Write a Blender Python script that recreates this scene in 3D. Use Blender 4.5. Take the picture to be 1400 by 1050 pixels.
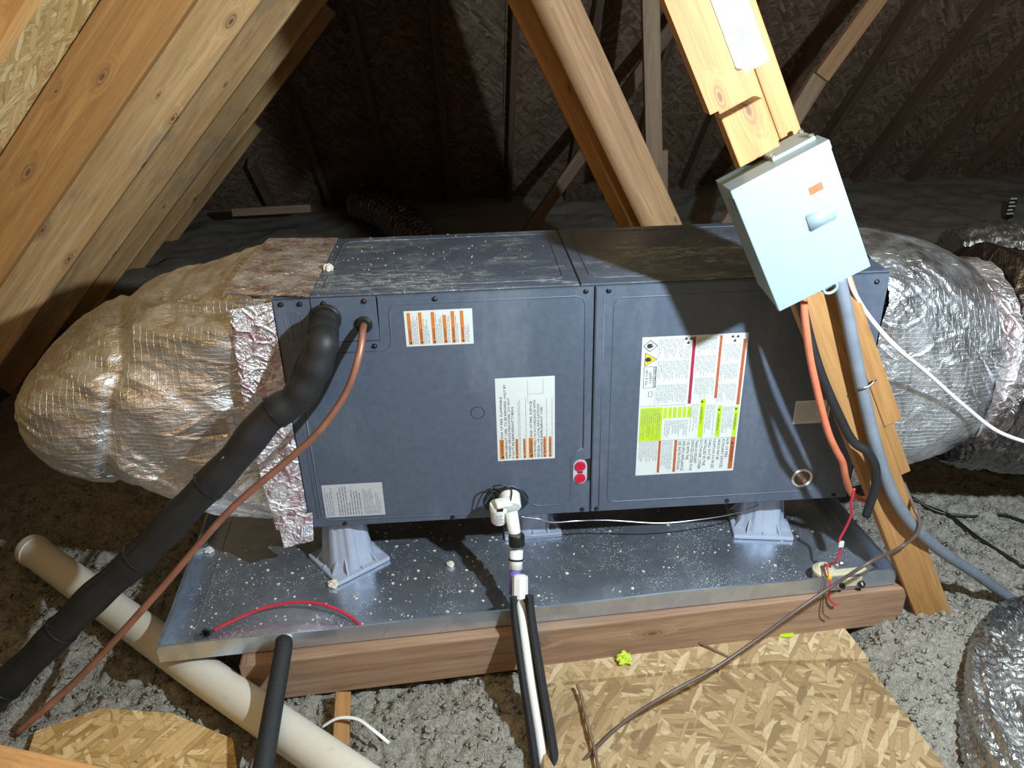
import bpy, bmesh, math, random
import numpy as np
from mathutils import Vector, Matrix
random.seed(7); rng = np.random.default_rng(11)
for o in list(bpy.data.objects): bpy.data.objects.remove(o)
scene = bpy.context.scene
COL = scene.collection

# ------------------------------------------------------------------ camera
F_PX = 1072.555
CAM = Vector((0.42797, -1.60538, 1.15879))
YAW, PIT, ROLL = 0.0488, 0.4576, -0.0281
FW = Vector((math.sin(YAW)*math.cos(PIT), math.cos(YAW)*math.cos(PIT), -math.sin(PIT)))
_r0 = Vector((math.cos(YAW), -math.sin(YAW), 0)); _u0 = _r0.cross(FW)
RT = _r0*math.cos(ROLL) + _u0*math.sin(ROLL)
UP = -_r0*math.sin(ROLL) + _u0*math.cos(ROLL)
cd = bpy.data.cameras.new('camera'); cam = bpy.data.objects.new('camera', cd); COL.objects.link(cam)
cd.sensor_width = 36.0; cd.lens = F_PX/1400*36.0; cd.clip_start = 0.02
M = Matrix.Identity(4)
for i in range(3):
    M[i][0] = RT[i]; M[i][1] = UP[i]; M[i][2] = -FW[i]; M[i][3] = CAM[i]
cam.matrix_world = M
scene.camera = cam

# ------------------------------------------------------------------ world, lights, exposure
w = bpy.data.worlds.new('world'); scene.world = w; w.use_nodes = True
w.node_tree.nodes['Background'].inputs[0].default_value = (0.9, 0.75, 0.62, 1)
w.node_tree.nodes['Background'].inputs[1].default_value = 0.003
def lamp(name, typ, loc, energy, color, **kw):
    d = bpy.data.lights.new(name, typ); d.energy = energy; d.color = color
    for k, v in kw.items(): setattr(d, k, v)
    o = bpy.data.objects.new(name, d); COL.objects.link(o); o.location = loc
    return o
# LED work light held to the right of the photographer
lamp('work_light', 'POINT', (1.20, -1.06, 1.17), 76, (0.78, 0.92, 1.0), shadow_soft_size=0.022)
# warm attic bulb low on the left of the photographer
lamp('attic_bulb', 'POINT', (-0.32, -1.45, 0.80), 2.2, (1.0, 0.52, 0.28), shadow_soft_size=0.05)
vs = scene.view_settings
vs.view_transform = 'Standard'; vs.look = 'None'; vs.gamma = 1.0; vs.use_curve_mapping = False
vs.exposure = 1.05

# ------------------------------------------------------------------ helpers
def at(px, py, y=None, z=None, x=None):
    """point of the place seen at a photo pixel, on a known plane"""
    d = FW + RT*((px-700)/F_PX) + UP*((525-py)/F_PX)
    if y is not None: t = (y-CAM.y)/d.y
    elif z is not None: t = (z-CAM.z)/d.z
    else: t = (x-CAM.x)/d.x
    return CAM + d*t
ORG = {}
def tag(o, label=None, cat=None, group=None, kind=None):
    if label: o['label'] = label
    if cat: o['category'] = cat
    if group: o['group'] = group
    if kind: o['kind'] = kind
    return o
def empty(name, loc, label=None, cat=None, group=None, kind=None):
    o = bpy.data.objects.new(name, None); COL.objects.link(o); o.location = loc
    o.empty_display_size = 0.05
    ORG[o] = Vector(loc)
    return tag(o, label, cat, group, kind)
class MB:
    def __init__(s): s.v = []; s.f = []
    def add(s, vs, fs):
        b = len(s.v); s.v.extend([tuple(q) for q in vs]); s.f.extend([tuple(i+b for i in f) for f in fs]); return s
    def bm(s, bm, mat=None):
        bm.verts.ensure_lookup_table(); bm.verts.index_update()
        s.add([(mat @ v.co) if mat else v.co.copy() for v in bm.verts], [[v.index for v in f.verts] for f in bm.faces]); bm.free(); return s
    def box(s, c, size, rot=None, bev=0.0, seg=1):
        bm = bmesh.new(); bmesh.ops.create_cube(bm, size=1)
        bmesh.ops.scale(bm, vec=size, verts=bm.verts)
        if bev > 0: bmesh.ops.bevel(bm, geom=list(bm.edges), offset=bev, segments=seg, affect='EDGES', profile=0.5)
        m = Matrix.Translation(c)
        if rot is not None: m = m @ rot.to_4x4()
        return s.bm(bm, m)
    def b2(s, x0, x1, y0, y1, z0, z1, bev=0.0, seg=1):
        return s.box(((x0+x1)/2, (y0+y1)/2, (z0+z1)/2), (abs(x1-x0), abs(y1-y0), abs(z1-z0)), None, bev, seg)
    def quad(s, a, b, c, d): return s.add([a, b, c, d], [(0, 1, 2, 3)])
    def sweep(s, pts, prof, closed=True, up=None, caps=True, scale=None):
        pts = [Vector(p) for p in pts]; n = len(pts); k = len(prof)
        T = [(pts[min(i+1, n-1)]-pts[max(i-1, 0)]).normalized() for i in range(n)]
        if up is None:
            a = Vector((0, 0, 1)) if abs(T[0].z) < 0.9 else Vector((1, 0, 0))
            N = (a - T[0]*a.dot(T[0])).normalized()
        vs = []
        for i in range(n):
            if up is not None: N = Vector(up); 
            N = (N - T[i]*N.dot(T[i])).normalized(); B = T[i].cross(N)
            sc = 1 if scale is None else scale[i]
            for (a, b) in prof: vs.append(pts[i] + B*(a*sc) + N*(b*sc))
        fs = []
        kk = k if closed else k-1
        for i in range(n-1):
            for j in range(kk):
                j2 = (j+1) % k
                fs.append((i*k+j, i*k+j2, (i+1)*k+j2, (i+1)*k+j))
        if caps and closed:
            fs.append(tuple(range(k-1, -1, -1))); fs.append(tuple((n-1)*k+j for j in range(k)))
        return s.add(vs, fs)
    def tube(s, pts, r, seg=12, flat=1.0, up=None, scale=None):
        return s.sweep(pts, [(r*math.cos(2*math.pi*j/seg), r*flat*math.sin(2*math.pi*j/seg)) for j in range(seg)], up=up, scale=scale)
    def lathe(s, base, axis, prof, seg=24):
        """prof: (radius, height) along axis from base"""
        ax = Vector(axis).normalized(); a = Vector((0, 0, 1)) if abs(ax.z) < 0.9 else Vector((1, 0, 0))
        U = ax.cross(a).normalized(); V = ax.cross(U); b = Vector(base); k = len(prof)
        vs = []
        for (r, h) in prof:
            for j in range(seg):
                t = 2*math.pi*j/seg; vs.append(b + ax*h + U*(r*math.cos(t)) + V*(r*math.sin(t)))
        fs = [(i*seg+j, (i+1)*seg+j, (i+1)*seg+(j+1) % seg, i*seg+(j+1) % seg) for i in range(k-1) for j in range(seg)]
        fs.append(tuple(range(seg))); fs.append(tuple((k-1)*seg+j for j in range(seg-1, -1, -1)))
        return s.add(vs, fs)
    def build(s, name, mat, parent=None, smooth=False, angle=None, label=None, cat=None, group=None, kind=None):
        if parent is not None: org = ORG[parent]
        else:
            A = np.array([tuple(q) for q in s.v]); org = Vector((float((A[:, 0].min()+A[:, 0].max())/2), float((A[:, 1].min()+A[:, 1].max())/2), float(A[:, 2].min())))
        me = bpy.data.meshes.new(name)
        me.from_pydata([(v[0]-org[0], v[1]-org[1], v[2]-org[2]) for v in s.v], [], s.f)
        bm = bmesh.new(); bm.from_mesh(me); bmesh.ops.recalc_face_normals(bm, faces=bm.faces); bm.to_mesh(me); bm.free()
        if smooth:
            me.polygons.foreach_set('use_smooth', [True]*len(me.polygons))
            if angle is not None: me.set_sharp_from_angle(angle=math.radians(angle))
        me.materials.append(mat); me.update()
        o = bpy.data.objects.new(name, me); COL.objects.link(o)
        if parent is not None: o.parent = parent
        else: o.location = org
        ORG[o] = org
        return tag(o, label, cat, group, kind)
def spline(P, n=8):
    P = [Vector(p) for p in P]; out = []
    Q = [P[0]*2-P[1]] + P + [P[-1]*2-P[-2]]
    for i in range(1, len(Q)-2):
        for k in range(n):
            t = k/n; a, b, c, d = Q[i-1], Q[i], Q[i+1], Q[i+2]
            out.append(0.5*((2*b) + (c-a)*t + (2*a-5*b+4*c-d)*t*t + (3*b-a-3*c+d)*t*t*t))
    out.append(P[-1]); return out
def board(name, p0, p1, width, thick, nrm, mat, parent=None, bev=0.003, label=None, cat=None, group=None, kind=None, wob=0.0):
    """a plank from p0 to p1; nrm = normal of its wide face. local X runs along the grain"""
    p0 = Vector(p0); p1 = Vector(p1); X = (p1-p0); L = X.length; X.normalize()
    Z = Vector(nrm); Z = (Z - X*Z.dot(X)).normalized(); Y = Z.cross(X)
    mb = MB(); mb.box((0, 0, 0), (L, width, thick), None, bev, 2)
    me = bpy.data.meshes.new(name); me.from_pydata(mb.v, [], mb.f)
    bm = bmesh.new(); bm.from_mesh(me); bmesh.ops.recalc_face_normals(bm, faces=bm.faces); bm.to_mesh(me); bm.free()
    me.materials.append(mat)
    o = bpy.data.objects.new(name, me); COL.objects.link(o)
    m = Matrix.Identity(4); c = (p0+p1)/2
    for i in range(3): m[i][0] = X[i]; m[i][1] = Y[i]; m[i][2] = Z[i]; m[i][3] = c[i]
    if parent is not None:
        o.parent = parent; m = Matrix.Translation(-ORG[parent]) @ m; o.matrix_local = m
    else: o.matrix_world = m
    return tag(o, label, cat, group, kind)
# value noise on arrays
def vnoise2(x, y, seed=0):
    def h(i, j): 
        n = (i*374761393 + j*668265263 + seed*974711) & 0xffffffff
        n = ((n ^ (n >> 13))*1274126177) & 0xffffffff
        return ((n ^ (n >> 16)) & 0xffff)/65535.0
    xi = np.floor(x).astype(np.int64); yi = np.floor(y).astype(np.int64); fx = x-xi; fy = y-yi
    fx = fx*fx*(3-2*fx); fy = fy*fy*(3-2*fy)
    return (h(xi, yi)*(1-fx)+h(xi+1, yi)*fx)*(1-fy) + (h(xi, yi+1)*(1-fx)+h(xi+1, yi+1)*fx)*fy

# ------------------------------------------------------------------ materials
class NT:
    def __init__(s, name):
        s.m = bpy.data.materials.new(name); s.m.use_nodes = True; s.t = s.m.node_tree; s.b = s.t.nodes['Principled BSDF']
    def n(s, typ, **kw):
        o = s.t.nodes.new(typ)
        for k, v in kw.items():
            if k.startswith('i_'):
                key = k[2:]; o.inputs[int(key) if key.isdigit() else key.replace('_', ' ')].default_value = v
            else: setattr(o, k, v)
        return o
    def l(s, a, b): s.t.links.new(a, b)
    def ramp(s, fac, stops, interp='LINEAR'):
        r = s.n('ShaderNodeValToRGB'); e = r.color_ramp; e.interpolation = interp
        while len(e.elements) < len(stops): e.elements.new(0.5)
        for el, (p, c) in zip(e.elements, stops):
            el.position = p; el.color = (c, c, c, 1) if isinstance(c, (int, float)) else (*c, 1)
        s.l(fac, r.inputs[0]); return r.outputs[0]
    def math(s, op, a, b=None, c=None):
        o = s.n('ShaderNodeMath', operation=op)
        for i, q in enumerate((a, b, c)):
            if q is None: continue
            if isinstance(q, (int, float)): o.inputs[i].default_value = q
            else: s.l(q, o.inputs[i])
        return o.outputs[0]
    def mix(s, fac, a, b, blend='MIX'):
        o = s.n('ShaderNodeMix', data_type='RGBA', blend_type=blend)
        for q, i in ((fac, 0), (a, 6), (b, 7)):
            if isinstance(q, (int, float)): o.inputs[i].default_value = q
            elif isinstance(q, tuple): o.inputs[i].default_value = (*q, 1)
            else: s.l(q, o.inputs[i])
        return o.outputs[2]
    def coords(s, scale=(1, 1, 1), rot=(0, 0, 0), rand=False, src='Object'):
        tc = s.n('ShaderNodeTexCoord'); v = tc.outputs[src]
        if rand:
            oi = s.n('ShaderNodeObjectInfo'); a = s.n('ShaderNodeVectorMath', operation='ADD'); s.l(v, a.inputs[0])
            k = s.math('MULTIPLY', oi.outputs['Random'], 37.0); s.l(k, a.inputs[1]); v = a.outputs[0]
        mp = s.n('ShaderNodeMapping', i_Scale=scale, i_Rotation=rot); s.l(v, mp.inputs[0]); return mp.outputs[0]
    def noise(s, vec, scale, detail=4, rough=0.55, dist=0.0, out=0):
        o = s.n('ShaderNodeTexNoise'); o.inputs['Scale'].default_value = scale; o.inputs['Detail'].default_value = detail
        o.inputs['Roughness'].default_value = rough; o.inputs['Distortion'].default_value = dist
        if vec is not None: s.l(vec, o.inputs['Vector'])
        return o.outputs[out]
    def vor(s, vec, scale, feature='F1', rnd=1.0):
        o = s.n('ShaderNodeTexVoronoi', feature=feature); o.inputs['Scale'].default_value = scale; o.inputs['Randomness'].default_value = rnd
        if vec is not None: s.l(vec, o.inputs['Vector'])
        return o
    def bump(s, h, strength=0.3, dist=0.01):
        o = s.n('ShaderNodeBump'); o.inputs['Strength'].default_value = strength; o.inputs['Distance'].default_value = dist
        s.l(h, o.inputs['Height']); s.l(o.outputs[0], s.b.inputs['Normal']); return o
    def col(s, c): s.l(c, s.b.inputs['Base Color'])
    def set(s, color=None, rough=0.5, metal=0.0, spec=None):
        if color is not None: s.b.inputs['Base Color'].default_value = (*color, 1)
        s.b.inputs['Roughness'].default_value = rough; s.b.inputs['Metallic'].default_value = metal
        if spec is not None: s.b.inputs['Specular IOR Level'].default_value = spec
        return s
def plain(name, color, rough=0.5, metal=0.0, spec=None, var=0.12, nscale=40, bump=0.0):
    t = NT(name).set(color, rough, metal, spec); v = t.coords()
    n = t.noise(v, nscale, 5, 0.6)
    lo = tuple(c*(1-var) for c in color); hi = tuple(min(1, c*(1+var)) for c in color)
    t.col(t.ramp(n, [(0.3, lo), (0.7, hi)]))
    if bump: t.bump(n, bump, 0.003)
    return t.m
def wood(name, light, dark, knot=(0.13, 0.055, 0.03), grey=0.0, knots=True, rough=0.66):
    t = NT(name).set(None, rough); mid = tuple((a+b)/2 for a, b in zip(light, dark))
    kn = None
    if knots:
        vo = t.vor(t.coords((3.4, 9.0, 1.0), rand=True), 1.0); vo.voronoi_dimensions = '2D'
        sep = t.n('ShaderNodeSeparateColor'); t.l(vo.outputs['Color'], sep.inputs[0])
        gate = t.math('GREATER_THAN', sep.outputs[0], 0.42)
        size = t.math('MULTIPLY_ADD', sep.outputs[1], 0.55, 0.38)
        kd = t.math('DIVIDE', vo.outputs['Distance'], size); kn = (kd, gate)
    # grain that flows around the knots
    vv = t.coords((0.75, 13, 13), rand=True)
    if kn:
        push = t.math('MULTIPLY', t.math('MULTIPLY', t.ramp(kd, [(0.0, 1.0), (0.30, 0.0)]), gate), 0.45)
        ad = t.n('ShaderNodeVectorMath', operation='ADD'); t.l(vv, ad.inputs[0]); t.l(push, ad.inputs[1]); vv = ad.outputs[0]
    g = t.noise(vv, 2.4, 5, 0.6, 0.7); band = t.noise(vv, 5.5, 2, 0.5, 0.4)
    fine_ = t.noise(t.coords((4, 190, 190), rand=True), 2.0, 3, 0.6); big = t.noise(t.coords((0.9, 4, 4), rand=True), 1.5, 3, 0.5, 0.5)
    c = t.ramp(g, [(0.28, dark), (0.46, mid), (0.60, light), (0.80, tuple(min(1, q*1.15) for q in light))])
    c = t.mix(t.ramp(band, [(0.50, 0.0), (0.57, 0.38), (0.66, 0.0)]), c, tuple(q*0.7 for q in dark))
    c = t.mix(t.ramp(fine_, [(0.42, 0.0), (0.75, 0.45)]), c, tuple(q*0.7 for q in dark))
    c = t.mix(t.ramp(big, [(0.45, 0.0), (0.72, 0.5)]), c, tuple(q*0.68 for q in light))
    if grey > 0: c = t.mix(t.ramp(t.noise(t.coords((1.2, 4, 4), rand=True), 2.4, 5, 0.65), [(0.54, 0.0), (0.64, grey)]), c, (0.20, 0.19, 0.16))
    if kn:
        halo = t.math('MULTIPLY', t.math('MULTIPLY', t.ramp(kd, [(0.06, 1.0), (0.26, 0.0)]), gate), 0.42)
        ringw = t.math('MULTIPLY', t.math('MULTIPLY', t.ramp(kd, [(0.075, 0.0), (0.09, 1.0), (0.105, 1.0), (0.12, 0.0)]), gate), 0.6)
        core = t.math('MULTIPLY', t.math('MULTIPLY', t.ramp(kd, [(0.035, 1.0), (0.062, 0.0)]), gate), 0.88)
        c = t.mix(halo, c, tuple(q*0.58 for q in light)); c = t.mix(ringw, c, tuple(q*1.5 for q in knot)); c = t.mix(core, c, knot)
    t.col(c); t.bump(t.math('ADD', fine_, t.math('MULTIPLY', g, 0.6)), 0.4, 0.0015)
    return t.m
def osb(name, tones, scale=1.0, rough=0.75, gap=(0.12, 0.07, 0.035)):
    t = NT(name).set(None, rough); outs = []
    wob = t.noise(t.coords((1, 1, 1), rand=True), 9*scale, 2, 0.5, 0, 1)
    hs = []
    for k, a in enumerate((0.15, 1.0, 2.2)):
        mp = t.coords((11*scale, 52*scale, 11*scale), (0, 0, 0), rand=True)
        # turn first, stretch after
        tc = t.n('ShaderNodeTexCoord'); r = t.n('ShaderNodeMapping', i_Rotation=(0, 0, a), i_Location=(k*3.1, k*1.7, k*0.37)); t.l(tc.outputs['Object'], r.inputs[0])
        ad = t.n('ShaderNodeVectorMath', operation='MULTIPLY_ADD'); t.l(wob, ad.inputs[0]); ad.inputs[1].default_value = (0.022/scale,)*3; t.l(r.outputs[0], ad.inputs[2])
        s2 = t.n('ShaderNodeMapping', i_Scale=(8*scale, 46*scale, 8*scale)); t.l(ad.outputs[0], s2.inputs[0])
        vo = t.vor(s2.outputs[0], 1.0); ed = t.vor(s2.outputs[0], 1.0, 'DISTANCE_TO_EDGE')
        sep = t.n('ShaderNodeSeparateColor'); t.l(vo.outputs['Color'], sep.inputs[0])
        outs.append((sep.outputs[0], sep.outputs[1], ed.outputs['Distance']))
    col = None; hgt = None
    for k, (cv, gv, ed) in enumerate(outs):
        c = t.ramp(cv, [(0.0, tones[0]), (0.35, tones[1]), (0.7, tones[2]), (1.0, tones[3])])
        c = t.mix(t.ramp(ed, [(0.0, 0.55), (0.06, 0.0)]), c, gap)
        if col is None: col = c; hgt = gv
        else:
            m = t.math('GREATER_THAN', gv, 0.58)
            col = t.mix(m, col, c)
            mm = t.n('ShaderNodeMix', data_type='FLOAT'); t.l(m, mm.inputs[0]); t.l(hgt, mm.inputs[2]); t.l(cv, mm.inputs[3]); hgt = mm.outputs[0]
    fn = t.noise(t.coords((1, 1, 1)), 130, 4, 0.65)
    col = t.mix(t.ramp(fn, [(0.4, 0.0), (0.75, 0.35)]), col, tones[0])
    t.col(col); t.bump(t.math('ADD', hgt, t.math('MULTIPLY', fn, 0.5)), 0.22, 0.0015)
    return t.m
def foil(name, color=(0.82, 0.82, 0.84), rough=0.26, scrim=True, crease=9.0, strength=0.6, stretch=(1, 1, 1), tint=None, detail=5):
    t = NT(name).set(color, rough, 1.0)
    v = t.coords(stretch)
    n1 = t.noise(v, crease, detail, 0.62, 1.2)
    vo = t.vor(t.coords(tuple(q*1.0 for q in stretch)), crease*1.7, 'DISTANCE_TO_EDGE')
    wv = t.noise(v, crease*3.2, 3, 0.6, 2.0)
    h = t.math('ADD', t.math('MULTIPLY', n1, 1.0), t.math('MULTIPLY', t.ramp(vo.outputs['Distance'], [(0.0, 1.0), (0.12, 0.0)]), 0.16))
    h = t.math('ADD', h, t.math('MULTIPLY', wv, 0.28))
    if scrim:
        b = t.n('ShaderNodeTexBrick', offset=0.0); b.inputs['Scale'].default_value = 1.0; b.inputs['Mortar Size'].default_value = 0.0011
        b.inputs['Brick Width'].default_value = 0.016; b.inputs['Row Height'].default_value = 0.011; b.inputs['Mortar Smooth'].default_value = 0.4
        tc = t.n('ShaderNodeTexCoord'); sw = t.n('ShaderNodeMapping', i_Rotation=(math.pi/2, 0, 0)); t.l(tc.outputs['Object'], sw.inputs[0]); t.l(sw.outputs[0], b.inputs['Vector'])
        h = t.math('ADD', h, t.math('MULTIPLY', b.outputs['Fac'], 0.16))
    cc = t.ramp(t.noise(t.coords(), 5, 4, 0.6), [(0.3, tuple(q*0.8 for q in color)), (0.65, color)])
    if tint: cc = t.mix(t.ramp(t.noise(t.coords(), 22, 4, 0.7), [(0.5, 0.0), (0.62, 0.6)]), cc, tint)
    t.col(cc); t.l(t.ramp(t.noise(v, 14, 4), [(0.3, rough*0.75), (0.7, rough*1.5)]), t.b.inputs['Roughness'])
    t.bump(h, strength, 0.02)
    return t.m

M_RAFT = wood('rafter_wood', (0.86, 0.56, 0.27), (0.60, 0.33, 0.13), grey=0.42)
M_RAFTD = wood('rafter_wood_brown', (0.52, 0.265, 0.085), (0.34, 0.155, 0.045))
M_POST = wood('post_wood', (0.47, 0.245, 0.085), (0.33, 0.155, 0.048))
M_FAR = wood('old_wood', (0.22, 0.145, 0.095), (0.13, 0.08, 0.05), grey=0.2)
M_PALE = wood('brace_wood', (0.42, 0.30, 0.20), (0.28, 0.185, 0.115), grey=0.2)
M_WEB = wood('web_wood', (0.54, 0.32, 0.16), (0.36, 0.19, 0.085))
M_BEAM = wood('beam_wood', (0.40, 0.25, 0.155), (0.235, 0.125, 0.075), grey=0.35)
M_STICK = wood('twig_wood', (0.25, 0.16, 0.09), (0.14, 0.08, 0.05), knots=False)
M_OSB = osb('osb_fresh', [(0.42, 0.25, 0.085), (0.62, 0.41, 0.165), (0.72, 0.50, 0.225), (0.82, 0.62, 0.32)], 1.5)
M_OSBW = osb('osb_floor', [(0.30, 0.195, 0.095), (0.45, 0.315, 0.165), (0.53, 0.39, 0.22), (0.66, 0.52, 0.33)], 1.55)
M_OSBN = osb('osb_floor_dark', [(0.21, 0.13, 0.06), (0.34, 0.225, 0.105), (0.41, 0.285, 0.145), (0.52, 0.39, 0.225)], 1.7)
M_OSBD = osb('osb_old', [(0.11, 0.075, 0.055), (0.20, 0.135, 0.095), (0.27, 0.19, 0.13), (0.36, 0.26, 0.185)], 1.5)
M_FOIL = foil('foil_wrap', (0.90, 0.87, 0.85), 0.38, True, 5.2, 0.75, (0.8, 1.0, 1.9))
M_FOILR = foil('foil_sleeve', (0.84, 0.87, 0.92), 0.38, True, 9.0, 0.6)
M_TAPE = foil('foil_tape', (0.88, 0.83, 0.83), 0.44, False, 16.0, 0.8, (1, 1, 1), (0.45, 0.20, 0.25))
M_FLEX = foil('mylar_dark', (0.30, 0.29, 0.30), 0.20, False, 8.0, 0.8, (2.4, 1, 0.7))
M_FLEXG = foil('mylar_grey', (0.55, 0.56, 0.56), 0.34, False, 7.0, 0.8, (3.2, 1, 0.8))

def cabinet_mat(name, dust):
    t = NT(name).set(None, 0.42, 0.0); base = (0.082, 0.104, 0.146)
    n = t.noise(t.coords(), 60, 4, 0.6); c = t.ramp(n, [(0.3, tuple(q*0.9 for q in base)), (0.7, tuple(q*1.1 for q in base))])
    n2 = t.noise(t.coords((1, 1, 0.25)), 7, 6, 0.7)
    c = t.mix(t.ramp(n2, [(0.50, 0.0), (0.8, 0.22)]), c, (0.36, 0.39, 0.44))
    if dust:
        a = t.noise(t.coords((1.0, 1.6, 1)), 4.2, 6, 0.7, 0.6); b = t.noise(t.coords((3, 9, 1), (0, 0, 0.35)), 5, 6, 0.75, 1.8)
        fac = t.math('MULTIPLY', t.ramp(a, [(0.47, 0.0), (0.62, 1.0)]), t.ramp(b, [(0.46, 0.0), (0.64, 0.9)]))
        c = t.mix(fac, c, (0.50, 0.52, 0.52))
        sp = t.vor(t.coords(), 150); c = t.mix(t.math('MULTIPLY', t.ramp(sp.outputs['Distance'], [(0.12, 1.0), (0.22, 0.0)]), t.ramp(a, [(0.42, 0.0), (0.6, 0.9)])), c, (0.62, 0.62, 0.60))
    t.col(c); t.l(t.ramp(n2, [(0.4, 0.36), (0.8, 0.58)]), t.b.inputs['Roughness']); return t.m
M_CAB = cabinet_mat('cabinet_paint', False); M_CABT = cabinet_mat('cabinet_paint_dusty', True)
M_CABD = plain('cabinet_edge_dark', (0.018, 0.02, 0.026), 0.5)
def galv(name, dusty):
    t = NT(name).set(None, 0.3, 0.88); v = t.coords()
    vo = t.vor(v, 34); sep = t.n('ShaderNodeSeparateColor'); t.l(vo.outputs['Color'], sep.inputs[0])
    c = t.ramp(sep.outputs[0], [(0.0, (0.50, 0.57, 0.68)), (1.0, (0.60, 0.67, 0.78))])
    cl = t.noise(v, 3.2, 5, 0.6); rg = t.ramp(cl, [(0.35, 0.20), (0.7, 0.46)])
    if dusty:
        sp = t.vor(v, 190); spn = t.noise(v, 6, 5, 0.7)
        fac = t.math('MULTIPLY', t.ramp(sp.outputs['Distance'], [(0.16, 1.0), (0.26, 0.0)]), t.ramp(spn, [(0.46, 0.0), (0.60, 1.0)]))
        c = t.mix(fac, c, (0.8, 0.8, 0.78))
        me = t.n('ShaderNodeMath', operation='SUBTRACT'); me.inputs[0].default_value = 0.86; t.l(fac, me.inputs[1]); t.l(me.outputs[0], t.b.inputs['Metallic'])
        film = t.ramp(t.noise(v, 11, 6, 0.7), [(0.45, 0.0), (0.8, 0.22)]); c = t.mix(film, c, (0.30, 0.33, 0.38))
    t.col(c); t.l(rg, t.b.inputs['Roughness']); t.bump(cl, 0.06, 0.02); return t.m
M_GALV = galv('galvanized', True); M_GALVC = galv('galvanized_clean', False)
def insul():
    t = NT('cellulose').set(None, 0.95, 0.0, 0.1); v = t.coords()
    a = t.noise(v, 110, 6, 0.75, 0.5); b = t.noise(v, 9, 4, 0.6); vo = t.vor(v, 260)
    c = t.ramp(a, [(0.30, (0.19, 0.175, 0.155)), (0.46, (0.33, 0.305, 0.26)), (0.58, (0.44, 0.415, 0.36)), (0.75, (0.66, 0.635, 0.575))])
    c = t.mix(t.ramp(b, [(0.35, 0.3), (0.7, 0.0)]), c, (0.27, 0.245, 0.215))
    t.col(c); t.bump(t.math('ADD', a, t.math('MULTIPLY', vo.outputs['Distance'], 0.7)), 0.9, 0.006); return t.m
M_INS = insul()
M_CRUMB = plain('crumb', (0.72, 0.69, 0.58), 0.9, var=0.2, nscale=120)
M_PVC = NT('pvc_aged').set(None, 0.42)
_t = M_PVC; _n = _t.noise(_t.coords(), 26, 6, 0.75); _c = _t.ramp(_t.noise(_t.coords(), 4, 3), [(0.3, (0.66, 0.60, 0.50)), (0.7, (0.76, 0.72, 0.63))])
_c = _t.mix(_t.ramp(_n, [(0.60, 0.0), (0.72, 0.45)]), _c, (0.32, 0.27, 0.21)); _t.col(_c); M_PVC = _t.m
M_WPVC = plain('pvc_white', (0.80, 0.81, 0.78), 0.32, var=0.05)
M_FOAM = plain('black_foam', (0.016, 0.018, 0.022), 0.62, var=0.5, nscale=320, bump=0.6)
M_RUBB = plain('black_rubber', (0.013, 0.014, 0.016), 0.55, var=0.25, nscale=30)
M_BLK = plain('black_plastic', (0.012, 0.012, 0.013), 0.35)
M_COP = plain('copper_tube', (0.38, 0.175, 0.115), 0.46, 0.5, var=0.3, nscale=14)
M_BOX = plain('box_enamel', (0.225, 0.295, 0.325), 0.42, var=0.03, nscale=12)
M_STEEL = plain('zinc_steel', (0.6, 0.61, 0.62), 0.35, 1.0)
M_GREYP = plain('stand_plastic', (0.38, 0.43, 0.53), 0.42, var=0.06)
M_RED = plain('red_plastic', (0.55, 0.015, 0.05), 0.32)
M_REDW = plain('red_wire', (0.56, 0.03, 0.06), 0.38)
M_ORW = plain('orange_cable', (0.60, 0.17, 0.085), 0.45)
M_GRYC = plain('grey_cable', (0.17, 0.195, 0.235), 0.55, var=0.15, nscale=18)
M_WHTC = plain('white_cable', (0.80, 0.80, 0.76), 0.4, var=0.05)
M_BRNC = plain('brown_cable', (0.11, 0.075, 0.065), 0.42)
M_LBL = plain('label_white', (0.62, 0.66, 0.65), 0.45, var=0.03)
M_LBLG = plain('label_silver', (0.58, 0.60, 0.63), 0.42, 0.2, var=0.05)
M_INK = plain('ink_black', (0.03, 0.032, 0.035), 0.6)
M_INKG = plain('ink_grey', (0.26, 0.28, 0.30), 0.6)
M_ORG = plain('ink_orange', (0.60, 0.175, 0.025), 0.5)
M_DKRED = plain('ink_crimson', (0.40, 0.015, 0.05), 0.5)
M_RUST = plain('ink_rust', (0.46, 0.105, 0.03), 0.5)
M_LIME = plain('ink_lime', (0.42, 0.60, 0.01), 0.5)
M_YEL = plain('ink_yellow', (0.86, 0.66, 0.03), 0.5)
M_TANP = plain('beige_plastic', (0.56, 0.52, 0.38), 0.4)
M_LIMEF = plain('lime_foam', (0.52, 0.68, 0.06), 0.75, var=0.25, nscale=90, bump=0.5)
M_PAPER = plain('paper', (0.66, 0.69, 0.70), 0.6, var=0.03)
M_STKR = plain('sticker_orange', (0.62, 0.085, 0.025), 0.5)
M_PRIM = plain('purple_primer', (0.16, 0.11, 0.46), 0.35)
M_DRY = plain('drywall', (0.25, 0.2, 0.17), 0.9)

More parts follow.
